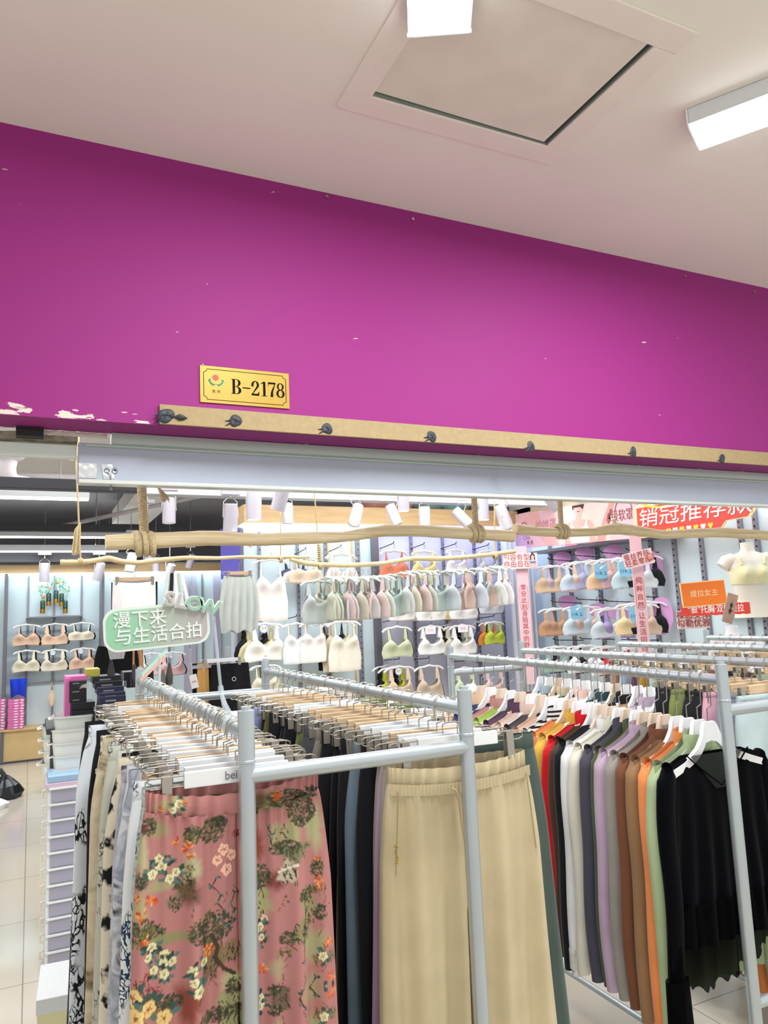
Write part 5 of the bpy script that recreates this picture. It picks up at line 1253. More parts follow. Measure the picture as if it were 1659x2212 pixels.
# ---- trousers
def trousers_mesh(wt, wh, wb, L, th, seed, nu=26, nv=22, amp=.004, crotch=.30, sag=0, gather=0, fold=7):
    rd_ = random.Random(seed); ph = [rd_.uniform(0, 6.28) for _ in range(8)]
    band = MB(); body = MB(); BH_ = .032
    def half(s):
        def fn(i, j):
            th_ = i*2*PI; v = j
            xo = (wt/2)+(wh-wt)/2*min(1, v/.16)**.7 if v < .16 else wh/2+(wb-wh)/2*((v-.16)/.84)
            xi = 0 if v < crotch else .0008+.007*((v-crotch)/(1-crotch))
            if v < crotch: xi = -.0015
            xm, a = (xo+xi)/2, (xo-xi)/2
            c_, s_ = math.cos(th_), math.sin(th_)
            x = xm+a*(abs(c_)**.8)*(1 if c_ >= 0 else -1)
            yb = th/2*(abs(s_)**.6)*(1 if s_ >= 0 else -1)*(1+.3*v)
            X = s*x; side = 1 if s_ >= 0 else -1
            rp = amp*(math.sin(X*2*PI*fold/wh+ph[0]+side)+.6*math.sin(X*2*PI*fold*1.9/wh+ph[1]+2*v))*min(1, .25+v*2)
            rp += amp*.9*math.sin(v*9+ph[2]+X*12)*.5*min(1, 3*v)
            g_ = gather*math.sin(X*2*PI*fold*4.3/wh+ph[3])*math.exp(-v*16)*abs(s_)**.3
            k = abs(s_)**.5
            z = -BH_-(L-BH_)*v
            if sag and side < 0: z -= sag*(1-min(1, (X/(wt/2))**2))*math.exp(-v*9)
            return (X, yb+(rp+g_)*k, z)
        return fn
    for s in (-1, 1): body.grid(half(s), nu, nv, True)
    def bf(i, j):
        th_ = i*2*PI; c_, s_ = math.cos(th_), math.sin(th_); side = 1 if s_ >= 0 else -1
        x = wt/2*1.0*(abs(c_)**.75)*(1 if c_ >= 0 else -1)
        y = th/2*.9*(abs(s_)**.6)*side
        g_ = (gather*1.2 if gather else .0012)*math.sin(i*2*PI*(34 if gather else 22))*abs(s_)**.5
        z = -BH_*j*1.05
        if sag and side < 0: z -= sag*(1-min(1, (x/(wt/2))**2))
        return (x, y+g_+(.0015*math.sin(j*PI))*side, z)
    band.grid(bf, 200 if gather else 60, 4, True)
    return band, body
TV = []
for k in range(5):
    wt_, wh_ = (.30, .31, .285, .30, .29)[k], (.335, .34, .32, .35, .33)[k]
    bd_, by_ = trousers_mesh(wt_, wh_, wh_*(1.02, 1.12, 1.18, 1.06, 1.25)[k], (.98, .95, .99, .9, .96)[k], .026, k, amp=.0035)
    base = cloth('888888'); TV.append((bd_.mesh('waistband', base, ang=3), by_.mesh('legs', base, ang=3)))
def trousers(label, x, y, m, var, rz=0, sx=1, group=None, z=ZR-.087, bandm=None, name='trousers'):
    t = thing(name, label, 'trousers', (x, y, z), rz, group); t.scale = (sx, 1, 1)
    obj('legs', TV[var][1], m, t); obj('waistband', TV[var][0], bandm or m, t); return t

# front print painted as motifs on the cloth itself (colour attribute)
def paint_landscape(me, ox, oz, y):
    sc = 1500; Wc, Hc = int(.46*sc), int(1.0*sc)
    x00, z00 = -.20, 0.02
    rng = np.random.RandomState(5)
    def L(c): return np.array(lin(c)[:3])
    img = np.tile(L('b97f7c'), (Hc, Wc, 1)).astype(float)
    yy, xx = np.mgrid[0:Hc, 0:Wc]
    mmpp = None
    def px(cx, cy):
        P_ = AY(240+cx/3.19, 1600+cy/3.19, y); return ((P_.x-ox-x00)*sc, (z00-(P_.z-oz))*sc)
    q0, q1 = px(500, 900), px(600, 900); k = abs(q1[0]-q0[0])/100
    def blob(X, Y, rx, ry, c, ed=.15, rot=0, al=1.0, wob=.2, soft=0):
        x0, x1, y0, y1 = [int(v) for v in (max(0, X-rx*1.6-3), min(Wc, X+rx*1.6+3), max(0, Y-ry*1.6-3), min(Hc, Y+ry*1.6+3))]
        if x1 <= x0 or y1 <= y0: return
        a = xx[y0:y1, x0:x1]-X; b = yy[y0:y1, x0:x1]-Y
        if rot: a, b = a*math.cos(rot)+b*math.sin(rot), -a*math.sin(rot)+b*math.cos(rot)
        th = np.arctan2(b/ry, a/rx); r = np.hypot(a/rx, b/ry)
        p = rng.uniform(0, 6, 3); lim = 1+wob*(.5*np.sin(3*th+p[0])+.3*np.sin(7*th+p[1])+.25*np.sin(13*th+p[2]))
        if soft: m = np.clip((lim-r)/soft, 0, 1)*al
        else: m = (r < lim)*al
        img[y0:y1, x0:x1] = img[y0:y1, x0:x1]*(1-m[..., None])+L(c)*m[..., None]
    def stroke(pts, wd, c):
        for (a, b), (c_, d) in zip(pts, pts[1:]):
            n = max(2, int(math.hypot(c_-a, d-b)/max(1, wd*.6)))
            for i in range(n): t = i/n; blob(a+(c_-a)*t, b+(d-b)*t, wd, wd, c, wob=0)
    def mist(cx, cy, rx, ry, c, al=.92): X, Y = px(cx, cy); blob(X, Y, rx*k*1.45, ry*k*1.3, c, al=al, soft=.6)
    def tree(cx, cy, rx, ry, pal=('3e4030', '50543a', '6a6c48', '343c2e')):
        rx *= 1.2; ry *= 1.2
        X, Y = px(cx, cy)
        for i in range(int(14+rx*ry/60)):
            a = rng.uniform(0, 6.28); r = math.sqrt(rng.uniform(0, 1))
            blob(X+r*rx*k*math.cos(a), Y+r*ry*k*math.sin(a)*.9, rng.uniform(4, 11)*k*1.5, rng.uniform(3, 6)*k*1.5, pal[rng.randint(4)], wob=.5, rot=rng.uniform(-.6, .6), al=.85)
    def rock(cx, cy, rx, ry, c='a8a078', ink='3e3828'):
        rx *= 1.25; ry *= 1.25
        X, Y = px(cx, cy); blob(X, Y, rx*k, ry*k, c, wob=.35, al=.9, soft=.3)
        for i in range(int(8+ry/8)):
            a = rng.uniform(-.8, .8)*rx*k; b = rng.uniform(-.8, .8)*ry*k; n = rng.randint(3, 6); pts = [(X+a, Y+b)]; an = rng.uniform(.9, 1.9)
            for j in range(n): an += rng.uniform(-.6, .6); pts.append((pts[-1][0]+9*k*math.cos(an), pts[-1][1]+9*k*math.sin(an)))
            stroke(pts, 1.1, ink)
    def leaf(X, Y, l, a, c): blob(X+l*.5*math.cos(a), Y+l*.5*math.sin(a), l*.55, l*.17, c, rot=a, wob=.1)
    def flower(cx, cy, r, c, edge, mid, n=5, lv=True):
        X, Y = px(cx, cy); r = r*k*.95; a0 = rng.uniform(0, 6)
        if lv:
            for i in range(5): leaf(X, Y, r*2.0, rng.uniform(0, 6.28), ('3f5a54', '5c7a72', '2f443f')[i % 3])
        for i in range(n):
            a = a0+i*2*PI/n; blob(X+r*.52*math.cos(a), Y+r*.52*math.sin(a), r*.50, r*.50, edge, wob=.12)
        for i in range(n):
            a = a0+i*2*PI/n; blob(X+r*.52*math.cos(a), Y+r*.52*math.sin(a), r*.42, r*.42, c, wob=.12); 
        for i in range(n):
            a = a0+i*2*PI/n; stroke([(X, Y), (X+r*.55*math.cos(a), Y+r*.55*math.sin(a))], .8, edge)
        blob(X, Y, r*.2, r*.2, mid, wob=.3)
    def orange(cx, cy, r):
        X, Y = px(cx, cy); r *= k
        for i in range(16):
            a = rng.uniform(0, 6.28); q = rng.uniform(.2, 1)*r; blob(X+q*math.cos(a), Y+q*math.sin(a), r*.3, r*.2, ('d8622c', 'e88a48', 'b8442a', 'f0a868')[rng.randint(4)], rot=a, wob=.3)
    def branch_(pts, c='43392f', leafs=True):
        P_ = [px(*p) for p in pts]; stroke(P_, 1.5, c)
        if leafs:
            for (a, b) in P_:
                for i in range(5): leaf(a, b, 26*k, rng.uniform(0, 6.28), ('3c5450', '6a8a84', '2f3f3d', '507068')[rng.randint(4)])
    def sprig(cx, cy, r):
        X, Y = px(cx, cy)
        for i in range(46):
            a = rng.uniform(0, 6.28); q = math.sqrt(rng.uniform(0, 1))*r*k; blob(X+q*1.2*math.cos(a), Y+q*math.sin(a)*.8, 4*k, 3.2*k, '8a2f30', wob=.3)
        for i in range(5): stroke([(X, Y+r*k*.6), (X+rng.uniform(-r, r)*k, Y+rng.uniform(-r, 0)*k)], .9, '6a2a2a')
    for m_ in [(560, 880, 55, 100, 'b8b78e'), (210, 800, 45, 140, 'b9b78c'), (1400, 600, 60, 160, 'b5b68a'), (1040, 1130, 60, 120, 'b4b086'), (1400, 1400, 90, 110, 'a8a67c'), (840, 1650, 80, 60, 'b9bd8a'), (1140, 1560, 50, 80, 'b5a284'), (350, 1010, 110, 40, 'aaa57c'), (400, 1370, 160, 40, '8c9264'), (200, 1180, 50, 110, 'b0a880'),
               (1100, 420, 120, 70, '8d8660'), (430, 440, 100, 60, 'b0a47c'), (540, 1050, 70, 90, '6a4b3c'), (1240, 620, 60, 100, 'a5a87a'), (1000, 730, 60, 110, '8a4030'), (530, 1800, 80, 130, '8a4034'), (1130, 960, 60, 70, '7c3a34'), (1040, 400, 70, 50, '6f5a40'), (330, 620, 60, 60, 'a29a72'), (1380, 1720, 70, 120, 'ad9e7c')]: mist(*m_)
    for m_ in [(510, 1010, 60, 60, '6a5540'), (440, 1120, 45, 50, '8a7c60'), (1150, 640, 70, 70), (1250, 760, 110, 60, '77805c'), (1350, 1150, 55, 140, '9a9468'), (1020, 1100, 50, 150, 'a9a578'), (840, 1790, 110, 60, '9aa070'), (700, 1500, 70, 120, '7c6a4c'), (1210, 900, 60, 70, 'c8c0a8'), (520, 900, 40, 60), (1170, 1760, 60, 60, '6a604a'), (830, 1450, 60, 60, '8c7a56'), (1300, 1290, 60, 70, '8f8a60')]: rock(*m_)
    for m_ in [(690, 1290, 135, 95), (700, 620, 75, 80), (735, 560, 60, 40), (265, 600, 40, 55), (210, 975, 45, 55), (1310, 480, 95, 100), (1200, 730, 100, 45), (1340, 1050, 55, 50), (1210, 1350, 50, 45), (1020, 940, 70, 80), (420, 1810, 60, 45), (760, 1880, 140, 45), (850, 1690, 50, 50), (1200, 390, 140, 55), (220, 1330, 65, 80), (300, 1330, 70, 35), (560, 640, 50, 60), (1420, 870, 40, 60), (1130, 1710, 50, 30), (1380, 350, 50, 40), (980, 470, 30, 40), (1440, 1180, 40, 50), (330, 1860, 70, 40)]: tree(*m_)
    for p_ in ([(740, 940), (700, 1010), (760, 1060), (740, 1120), (790, 1190), (740, 1230), (800, 1270), (850, 1230)], [(1330, 1620), (1290, 1700), (1260, 1780)], [(1420, 1640), (1380, 1720), (1350, 1800), (1320, 1870)], [(1330, 1160), (1320, 1300), (1310, 1500)], [(1080, 590), (1100, 640)], [(410, 810), (430, 830)], [(250, 1790), (290, 1760)], [(860, 1050), (830, 1130), (860, 1180)], [(1050, 1380), (1040, 1420)]): branch_(p_)
    stroke([px(*p) for p in ((700, 1350), (740, 1430), (720, 1500), (780, 1570), (860, 1610))], 5, '4a3c2a'); stroke([px(*p) for p in ((650, 1400), (640, 1600), (600, 1800))], 2.2, '6a5038')
    for p_ in [(1170, 880), (1200, 860), (1230, 845)]:
        stroke([px(*p_), px(p_[0]+35, p_[1]+80)], 1.6, '4a4038'); stroke([px(p_[0]-20, p_[1]+20), px(p_[0]+50, p_[1]-5)], 2.5, 'e2dcc8')
    for (gx, gy) in ((215, 1330), (260, 1300), (1450, 1500), (1430, 1010), (555, 660), (1180, 1440), (1500, 1460), (180, 1400)):
        for i in range(26):
            x_, y_ = px(gx+rng.uniform(-45, 45), gy+rng.uniform(0, 60)); an = rng.uniform(-.5, .5); stroke([(x_, y_), (x_+40*k*math.sin(an), y_-40*k*math.cos(an))], .9, ('4a4a2e', '6a6a3c', '8a8450')[i % 3])
    for i in range(70):
        x_, y_ = px(rng.uniform(560, 1500), rng.uniform(900, 1900)); 
        if rng.uniform() < .5: stroke([(x_, y_), (x_+rng.uniform(-16, 16), y_+rng.uniform(6, 22)), (x_+rng.uniform(-20, 20), y_+rng.uniform(20, 40))], .8, '5a4a34')
    for m_ in [(180, 1700, 50), (250, 1640, 40), (310, 1755, 50), (1545, 1830, 50), (215, 620, 30), (870, 640, 30), (240, 1735, 50)]: sprig(*m_)
    for m_ in [(455, 690, 32), (530, 730, 40), (545, 780, 32), (285, 1110, 42), (200, 1210, 42), (1040, 1580, 42), (1430, 950, 34), (1435, 1000, 26), (1500, 1390, 36), (1140, 380, 34), (670, 1450, 42), (245, 1390, 34), (1520, 1610, 36), (500, 440, 34), (1420, 810, 22), (180, 1100, 24), (350, 480, 20)]: orange(*m_)
    for m_ in [(780, 750, 48), (735, 830, 42), (800, 890, 48), (835, 790, 42), (1060, 1230, 30)]: flower(*m_, 'f0c8b4', 'c0604c', 'd07050', lv=False)
    CF = [(350, 870, 46), (290, 930, 40), (410, 955, 40), (450, 910, 34), (335, 820, 34), (285, 1440, 40), (375, 1490, 44), (425, 1530, 38), (365, 1550, 38), (300, 1600, 34), (370, 1620, 38), (260, 1510, 30), (560, 1570, 38), (570, 1645, 36), (600, 1710, 44), (640, 1520, 32), (1025, 1290, 38), (1460, 1480, 38), (1475, 1720, 42), (1465, 1820, 34), (1030, 1780, 38), (1540, 1700, 28), (470, 440, 34), (430, 480, 28), (1040, 1360, 28), (1010, 1850, 34)]
    for m_ in CF: flower(*m_, 'e8e2b8', '8d8858', 'b59a48')
    for m_ in [(150, 1790, 66), (260, 1860, 60), (170, 1920, 66), (370, 1920, 60)]: flower(*m_, 'eecf8c', 'a8803c', 'a86a30')
    # sample
    n = len(me.vertices); co = np.empty(n*3); me.vertices.foreach_get('co', co); co = co.reshape(-1, 3)
    ix = np.clip(((co[:, 0]-x00)*sc).astype(int), 0, Wc-1); yz = ((z00-co[:, 2])*sc).astype(int)
    lim_ = int(px(500, 1950)[1]); yz = np.where(yz >= lim_, 2*lim_-yz, yz); iy = np.clip(yz, 0, Hc-1)
    fl = np.where(co[:, 1] > .006, Wc-1-ix, ix)
    cols = np.ones((n, 4)); cols[:, :3] = img[iy, fl]
    at = me.color_attributes.new('print', 'FLOAT_COLOR', 'POINT'); at.data.foreach_set('color', cols.ravel())
PRN = bpy.data.materials.new('landscape_print'); PRN.use_nodes = True
_n = PRN.node_tree.nodes; _b = _n['Principled BSDF']; _b.inputs['Roughness'].default_value = .7; _b.inputs['Specular IOR Level'].default_value = .3
_a = _n.new('ShaderNodeAttribute'); _a.attribute_name = 'print'; PRN.node_tree.links.new(_a.outputs['Color'], _b.inputs['Base Color'])

# hero 1: pink landscape print trousers
hx, hy, hz = .334, 1.362, 1.316
t = thing('trousers', 'dusty pink wide trousers with a flower and landscape print, front of the left rail', 'trousers', (hx, hy, hz), -.02)
bd_, by_ = trousers_mesh(.306, .345, .385, 1.0, .036, 77, nu=420, nv=420, amp=.0115, crotch=.34, sag=.020, gather=.0040, fold=4)
o = obj('legs', by_, PRN, t, ang=3); paint_landscape(o.data, hx, hz, 1.345)
o = obj('waistband', bd_.__class__() if False else bd_, PRN, t, ang=3)
me = o.data; bm = bmesh.new(); bm.from_mesh(me); bmesh.ops.subdivide_edges(bm, edges=[e for e in bm.edges if abs(e.verts[0].co.z-e.verts[1].co.z) > .004], cuts=4); bm.to_mesh(me); bm.free(); me.shade_smooth()
paint_landscape(me, hx, hz, 1.345)
clip_hanger('white clip hanger lettered beila holding the pink landscape print trousers', .338, 1.362, HWHITE, -.02, brand=True)

# hero 2: beige drawstring trousers
bx, by, bz_ = .816, 1.402, 1.292
t = thing('trousers', 'beige drawstring wide trousers at the front of the middle rail', 'trousers', (bx, by, bz_), -.03)
BEI = cloth('c8b996')
bd_, by_ = trousers_mesh(.325, .368, .44, .99, .034, 31, nu=150, nv=90, amp=.0075, crotch=.27, sag=.014, gather=.0024, fold=4)
obj('legs', by_, BEI, t, ang=3); obj('waistband', bd_, BEI, t, ang=3)
w2 = MB().grid(lambda i, j: ((i*2-1)*.165, -.0205+.0016*math.sin(i*2*PI*40)+.004*(i*2-1)**4, -.030-.022*j-.014*(1-(i*2-1)**2)), 200, 4)
obj('gathered_band', w2, BEI, t, ang=3)
obj('drawstring', MB().tube([(-.034, -.028, -.052), (-.026, -.032, -.057), (-.020, -.033, -.08), (-.018, -.034, -.12), (-.013, -.035, -.160)], .0026, 6), mat('cord_beige', 'c2b088', .8), t)
obj('cord_tip', MB().tube([(-.013, -.035, -.160), (-.0125, -.035, -.178)], .0028, 8), mat('tip_metal', 'c9c2a0', .3, .8), t)
obj('side_pocket', MB().tube([(-.150, -.0215, -.045), (-.156, -.0225, -.12), (-.163, -.023, -.20)], .0013, 5).tube([(.152, -.0215, -.045), (.158, -.0225, -.12), (.164, -.023, -.20)], .0013, 5), mat('pocket_seam', 'a8956c', .8), t)
sq = MB(); rdq = random.Random(8)
for k in range(26): sq.box((-.160+rdq.uniform(-.003, .003), -.0245, -.145-.035*k/26), (.003, .0015, .002), rot=(0, rdq.uniform(-1, 1), 0))
obj('glitter_trim', sq, mat('glitter', 'b9a25a', .25, .9), t, smooth=False)
clip_hanger('white clip hanger holding the beige drawstring trousers', .818, 1.402, HWHITE, -.06)

P_ = lambda *a, **k: print_mat(*a, **k)
rail1 = [(1.41, 'slate blue small floral', P_('water', '9fb0b4', '2c3b42', 'c9d2cf', scale=60), 0, 1.0, 1), (1.47, 'white trousers with navy leaf', P_('leaf', 'e9eef2', '24405e', scale=20), 1, 1.03, 1), (1.52, 'mustard', cloth('b8894a'), 2, .99, 1),
         (1.565, 'inky watercolour print', P_('water', 'd5d9e2', '3a4252', '8f98aa', scale=11), 3, 1.03, 1), (1.61, 'white and sky', cloth('e2e8ef'), 0, 1.04, 1), (1.66, 'grey smoke print', P_('water', 'c9ccd4', '55596a', 'a5a9b8', scale=16), 1, 1.02, 1),
         (1.72, 'cream and black cow print', P_('blotch', 'e4dcc6', '15161a', scale=16), 3, 1.06, 1), (1.77, 'black velvet', cloth('15161a'), 0, 1.03, 1), (1.83, 'pale grey line flower', P_('line', 'd2d5cc', '4a4f4e', scale=24), 2, 1.05, 1), (1.90, 'sage grey line flower', P_('line', 'c4c7bb', '3f4544', scale=20), 1, 1.08, 1),
         (1.985, 'white with tiny black letters', P_('leaf', 'eceeee', '22242a', scale=34), 0, 1.05, 1), (2.05, 'tan marbled', P_('water', 'c0b294', '6a5c40', 'd8ceb4', scale=7), 3, 1.07, 1), (2.12, 'ecru flecked', P_('blotch', 'dcd8c6', '7c745c', scale=60), 1, 1.06, 1), (2.20, 'black with white letters down the side', cloth('101116'), 0, 1.16, 1),
         (2.33, 'white and black palm leaf', P_('leaf', 'dfe8f0', '15181c', scale=15), 3, 1.24, 1), (2.43, 'plain deep black', cloth('121317'), 1, 1.17, 1)]
fil = [('charcoal', '3b3c40'), ('navy', '20263c'), ('taupe', '8d8272'), ('dark olive', '474a34'), ('stone grey', '9b9a94'), ('wine', '5a2a34'), ('sand', 'c4b592'), ('ink blue', '26304c'), ('coffee', '4c3a2e'), ('pewter', '6c7078'), ('ivory', 'ddd8c8'), ('moss', '5c6142'), ('steel blue', '5c7286'), ('mocha', '7a6352')]
ys = [r[0] for r in rail1]; extra = []
yy = 1.435
for k in range(14): extra.append((1.49+k*.092+(.01 if k % 2 else 0), fil[k][0]+' plain', cloth(fil[k][1]), k % 5, .86, 0))
allr = sorted(rail1+extra, key=lambda r: r[0])
# keep at least 2.5 cm between neighbours
yy = 1.405; out = []
for r in allr:
    y = max(r[0], yy); yy = y+.027; out.append((y,)+r[1:])
rdr = random.Random(21)
prev = 'pink landscape print'
hm = [HWHITE, HWHITE, HWHITE, HWOOD, HWHITE, HWOOD, HWHITE, HWHITE, HWOOD, HWHITE, HWHITE, HWOOD, HWOOD, HWHITE, HWOOD, HWHITE, HWOOD, HWOOD, HWHITE, HWOOD, HWOOD, HWOOD, HWHITE, HWOOD, HWOOD, HWOOD, HWOOD, HWHITE, HWOOD, HWOOD, HWOOD, HWOOD]
for k, (y, cn, m, va, sx, vis) in enumerate(out):
    dx = rdr.uniform(-.008, .008); rz = rdr.uniform(-.07, .05)
    nxt = out[k+1][1] if k+1 < len(out) else None
    lab = '%s trousers, left rail, behind the %s ones' % (cn, prev)
    t = trousers(lab.replace(' trousers trousers', ' trousers').replace('white trousers with navy leaf trousers', 'white trousers with navy leaves'), R1A-.014+dx, y, m, va, rz, sx, z=ZR-.086+rdr.uniform(-.004, .002))
    if cn.startswith('black with white letters'):
        for q in range(8): text('letter_print', 'a', .030, WHITEP, t, (-.146+.0-.006*q*.4, -.017, -.10-.085*q), ext=.0003, offset=.0012)
    white = hm[k % len(hm)] is HWHITE
    clip_hanger('%s clip hanger of the %s trousers, left rail' % ('white' if white else 'wooden', cn), R1A+dx*.6, y, hm[k % len(hm)], rz, brand=k in (4, 7), ry=rdr.uniform(-.03, .03))
    prev = cn

rail2 = [(1.435, 'grey beige', '9d988c', 1.02), (1.465, 'mauve', 'b79bb4', 1.05), (1.505, 'pale taupe', 'a9a298', 1.0), (1.545, 'jet black', '0f1016', 1.06), (1.60, 'slate blue', '6f8290', 1.06), (1.66, 'smoke black', '16161a', 1.0), (1.70, 'cream', 'c9bf9c', .98), (1.745, 'midnight black', '0e1018', 1.04), (1.80, 'soot black', '14151a', 1.0),
         (1.855, 'warm taupe', '8a8478', 1.05), (1.92, 'charcoal grey', '4c4c50', 1.02), (1.975, 'graphite', '3c3a3e', 1.0), (2.035, 'olive green', '7a8458', 1.03), (2.10, 'coal black', '121318', 1.04), (2.165, 'dark navy', '151a2a', 1.0), (2.235, 'carbon black', '17181c', 1.03), (2.30, 'deep olive', '5f5c2c', 1.04), (2.37, 'raven black', '10131a', 1.02), (2.44, 'periwinkle', '8f9ac8', 1.05), (2.50, 'khaki', '8c8c68', 1.03), (2.56, 'onyx black', '111217', .98), (2.62, 'soft black', '17181d', .97), (2.68, 'faded black', '1c1d22', .96)]
prev = 'beige drawstring'
rdr = random.Random(9)
for k, (y, cn, c_, sx) in enumerate(rail2):
    dx = rdr.uniform(-.008, .008); rz = rdr.uniform(-.08, .04)
    trousers('%s trousers, middle rail, behind the %s ones' % (cn, prev), R1B+.018+dx, y, cloth(c_), (k*3+1) % 5, rz, sx, z=ZR-.086)
    w_ = k in (0, 1, 3, 4, 5, 13, 14, 19, 21, 22)
    clip_hanger('%s clip hanger of the %s trousers, middle rail' % ('white' if w_ else 'wooden', cn), R1B+dx*.6, y, HWHITE if w_ else HWOOD, rz, brand=k == 0, ry=rdr.uniform(-.03, .03))
    prev = cn
t = trousers('dark bottle green trousers sticking out right of the beige drawstring ones', .872, 1.432, cloth('45544e'), 4, -.04, 1.06, z=ZR-.08)

# ---- tops
def top_mesh(seed, L=.50, flare=1.0, sl=.585, nk=.30, vneck=False, nu=44, nv=26):
    rd_ = random.Random(seed); ph = [rd_.uniform(0, 6.28) for _ in range(6)]
    body = MB(); W = .158
    def zt(u):
        a = abs(u)
        sh = lambda q: -.028-.055*(max(0, q-.30)/.70)**.62
        if a < nk: return sh(nk)-(.018 if not vneck else .075)*(1-(a/nk)**1.3)
        return sh(a)
    def f(sg):
        def fn(i, j):
            u = i*2-1; v = j; a = abs(u)
            w_ = W*(1-.06*math.sin(min(1, v*1.4)*PI)+(flare-1)*v)
            x = w_*u; z0 = zt(u) if sg < 0 else zt(u)*(1 if a > .3 else 1)
            if sg > 0 and a < nk: z0 = zt(nk)
            z = z0+(-L-z0)*v
            y = sg*.014*(max(0, 1-u**6))**.5*min(1, .62+v*5)
            y += .0045*math.sin(u*9+ph[0]+sg)*v+.003*math.sin(u*21+ph[1])*v*(flare > 1.05)*3
            return (x, y-.010*a*a*(1-v), z)
        return fn
    body.grid(f(-1), nu, nv).grid(f(1), nu, nv//2)
    sls = []
    for s in (-1, 1):
        b = MB(); pts = []
        n = 18
        def fn(i, j, s=s):
            th = i*2*PI; r = (.026-.008*j)*(.05 if j == 0 else 1); k = min(1, j*4)
            cx = s*(.145+.022*math.sin(min(1, j*3)*PI/2)+.010*j+.004*math.sin(j*7+ph[3]))
            cz = -.090-sl*j
            c_, s_ = math.cos(th), math.sin(th)
            return (cx+r*1.0*c_*s, -.008+(.018-.003*j)*s_+.003*math.sin(j*9+ph[2])-.004*j, cz+.010*(1-k)*(1-c_))
        b.grid(fn, 16, 24, True); sls.append(b)
    col = MB()
    def cf(i, j):
        th = i*2*PI; c_, s_ = math.cos(th), math.sin(th)
        return (.048*c_*(1+.05*math.sin(j*PI)), .014*s_-.003, -.056+.040*j+.006*s_)
    col.grid(cf, 24, 6, True)
    return body, sls, col
TOPS = {}
def top_parts(kind):
    if kind not in TOPS:
        kw = {'turtle': dict(), 'crew': dict(L=.49, nk=.46), 'long': dict(L=.56, sl=.60, nk=.40), 'velvet': dict(L=.50, flare=1.18, vneck=True, sl=.62, nk=.62), 'sage': dict(L=.60, sl=.60, flare=1.14)}[kind]
        b, sls, col = top_mesh(len(TOPS)+40, **kw); m = cloth('888888')
        TOPS[kind] = (b.mesh('body', m, ang=3), [q.mesh('sleeve', m, ang=3) for q in sls], col.mesh('collar', m, ang=3))
    return TOPS[kind]
def top(label, x, y, m, kind, rz=0, sx=1, collar=True, name='long_sleeved_top', group=None):
    t = thing(name, label, 'top', (x, y, ZR-.118), rz, group); t.scale = (sx, 1, 1)
    b, sls, col = top_parts(kind)
    obj('body', b, m, t)
    for q in sls: obj('sleeve', q, m, t)
    if collar: obj('collar', col, m, t)
    return t
LACE = mat('lace', 'e6e4de', .8, alpha=.75, bump=1, bscale=120)
BLACE = mat('black_lace', '040507', .95, alpha=.93, bump=.6, bscale=90, spec=.05)
VELVET = mat('black_velvet', '05060b', .95, bump=.2, bscale=120, sheen=.03, spec=.05)
r3 = [(1.412, 'black velvet blouse', None, 'velvet', False), (1.448, 'sage green turtleneck', 'a3b48c', 'sage', True), (1.487, 'bright orange turtleneck', 'e88d50', 'long', True), (1.524, 'tan brown crew neck', '93704c', 'long', False), (1.566, 'chestnut brown turtleneck', '75482f', 'turtle', True),
      (1.602, 'ash grey turtleneck', '9a948c', 'turtle', True), (1.645, 'lavender turtleneck', 'bea6bc', 'turtle', True), (1.682, 'olive green turtleneck', '4c5a34', 'turtle', True), (1.716, 'slate navy turtleneck', '4a4856', 'turtle', True), (1.75, 'cream white turtleneck', 'dfdccb', 'crew', True),
      (1.788, 'white lace-hem top', 'eaeaea', 'long', True), (1.835, 'black sweater', '0f1117', 'long', False), (1.872, 'chocolate brown top', '563625', 'crew', False), (1.905, 'crimson red top', 'd0101c', 'crew', True), (1.955, 'mustard yellow top', 'dcb54c', 'crew', True),
      (2.00, 'light orange top', 'e08a4c', 'crew', False), (2.055, 'black and white striped top', 'stripe', 'crew', True), (2.11, 'nude pink top', 'd8b49c', 'crew', False), (2.17, 'dark plaid top', '50484c', 'crew', False), (2.23, 'pale blush top', 'e4c8bc', 'crew', True), (2.30, 'grape purple top', '5c4058', 'crew', True), (2.37, 'lime green top', 'a8c45c', 'crew', False), (2.44, 'dusty rose top', 'c08c88', 'crew', True), (2.52, 'indigo top', '3a4468', 'crew', False), (2.60, 'light peach top', 'ecc8a8', 'crew', True), (2.69, 'stone white top', 'dad6cc', 'crew', True)]
def stripe_mat():
    m = bpy.data.materials.new('striped_cloth'); m.use_nodes = True; n = m.node_tree.nodes; l = m.node_tree.links
    tc = n.new('ShaderNodeTexCoord'); wv_ = n.new('ShaderNodeTexWave'); wv_.bands_direction = 'Z'; wv_.inputs['Scale'].default_value = 22
    l.new(tc.outputs['Object'], wv_.inputs[0]); r = ramp(n, [(0, '16171b'), (.45, '16171b'), (.5, 'e8e8e6'), (1, 'e8e8e6')]); l.new(wv_.outputs['Fac'], r.inputs[0]); l.new(r.outputs[0], n['Principled BSDF'].inputs['Base Color']); n['Principled BSDF'].inputs['Roughness'].default_value = .85
    return m
STR = stripe_mat(); rdr = random.Random(5); prev = None
hw = {0: 1, 1: 1, 2: 1, 3: 1, 4: 0, 5: 0, 6: 0, 7: 1, 8: 0, 9: 1, 10: 0, 11: 0, 12: 1, 13: 1, 14: 1, 15: 0, 16: 1}
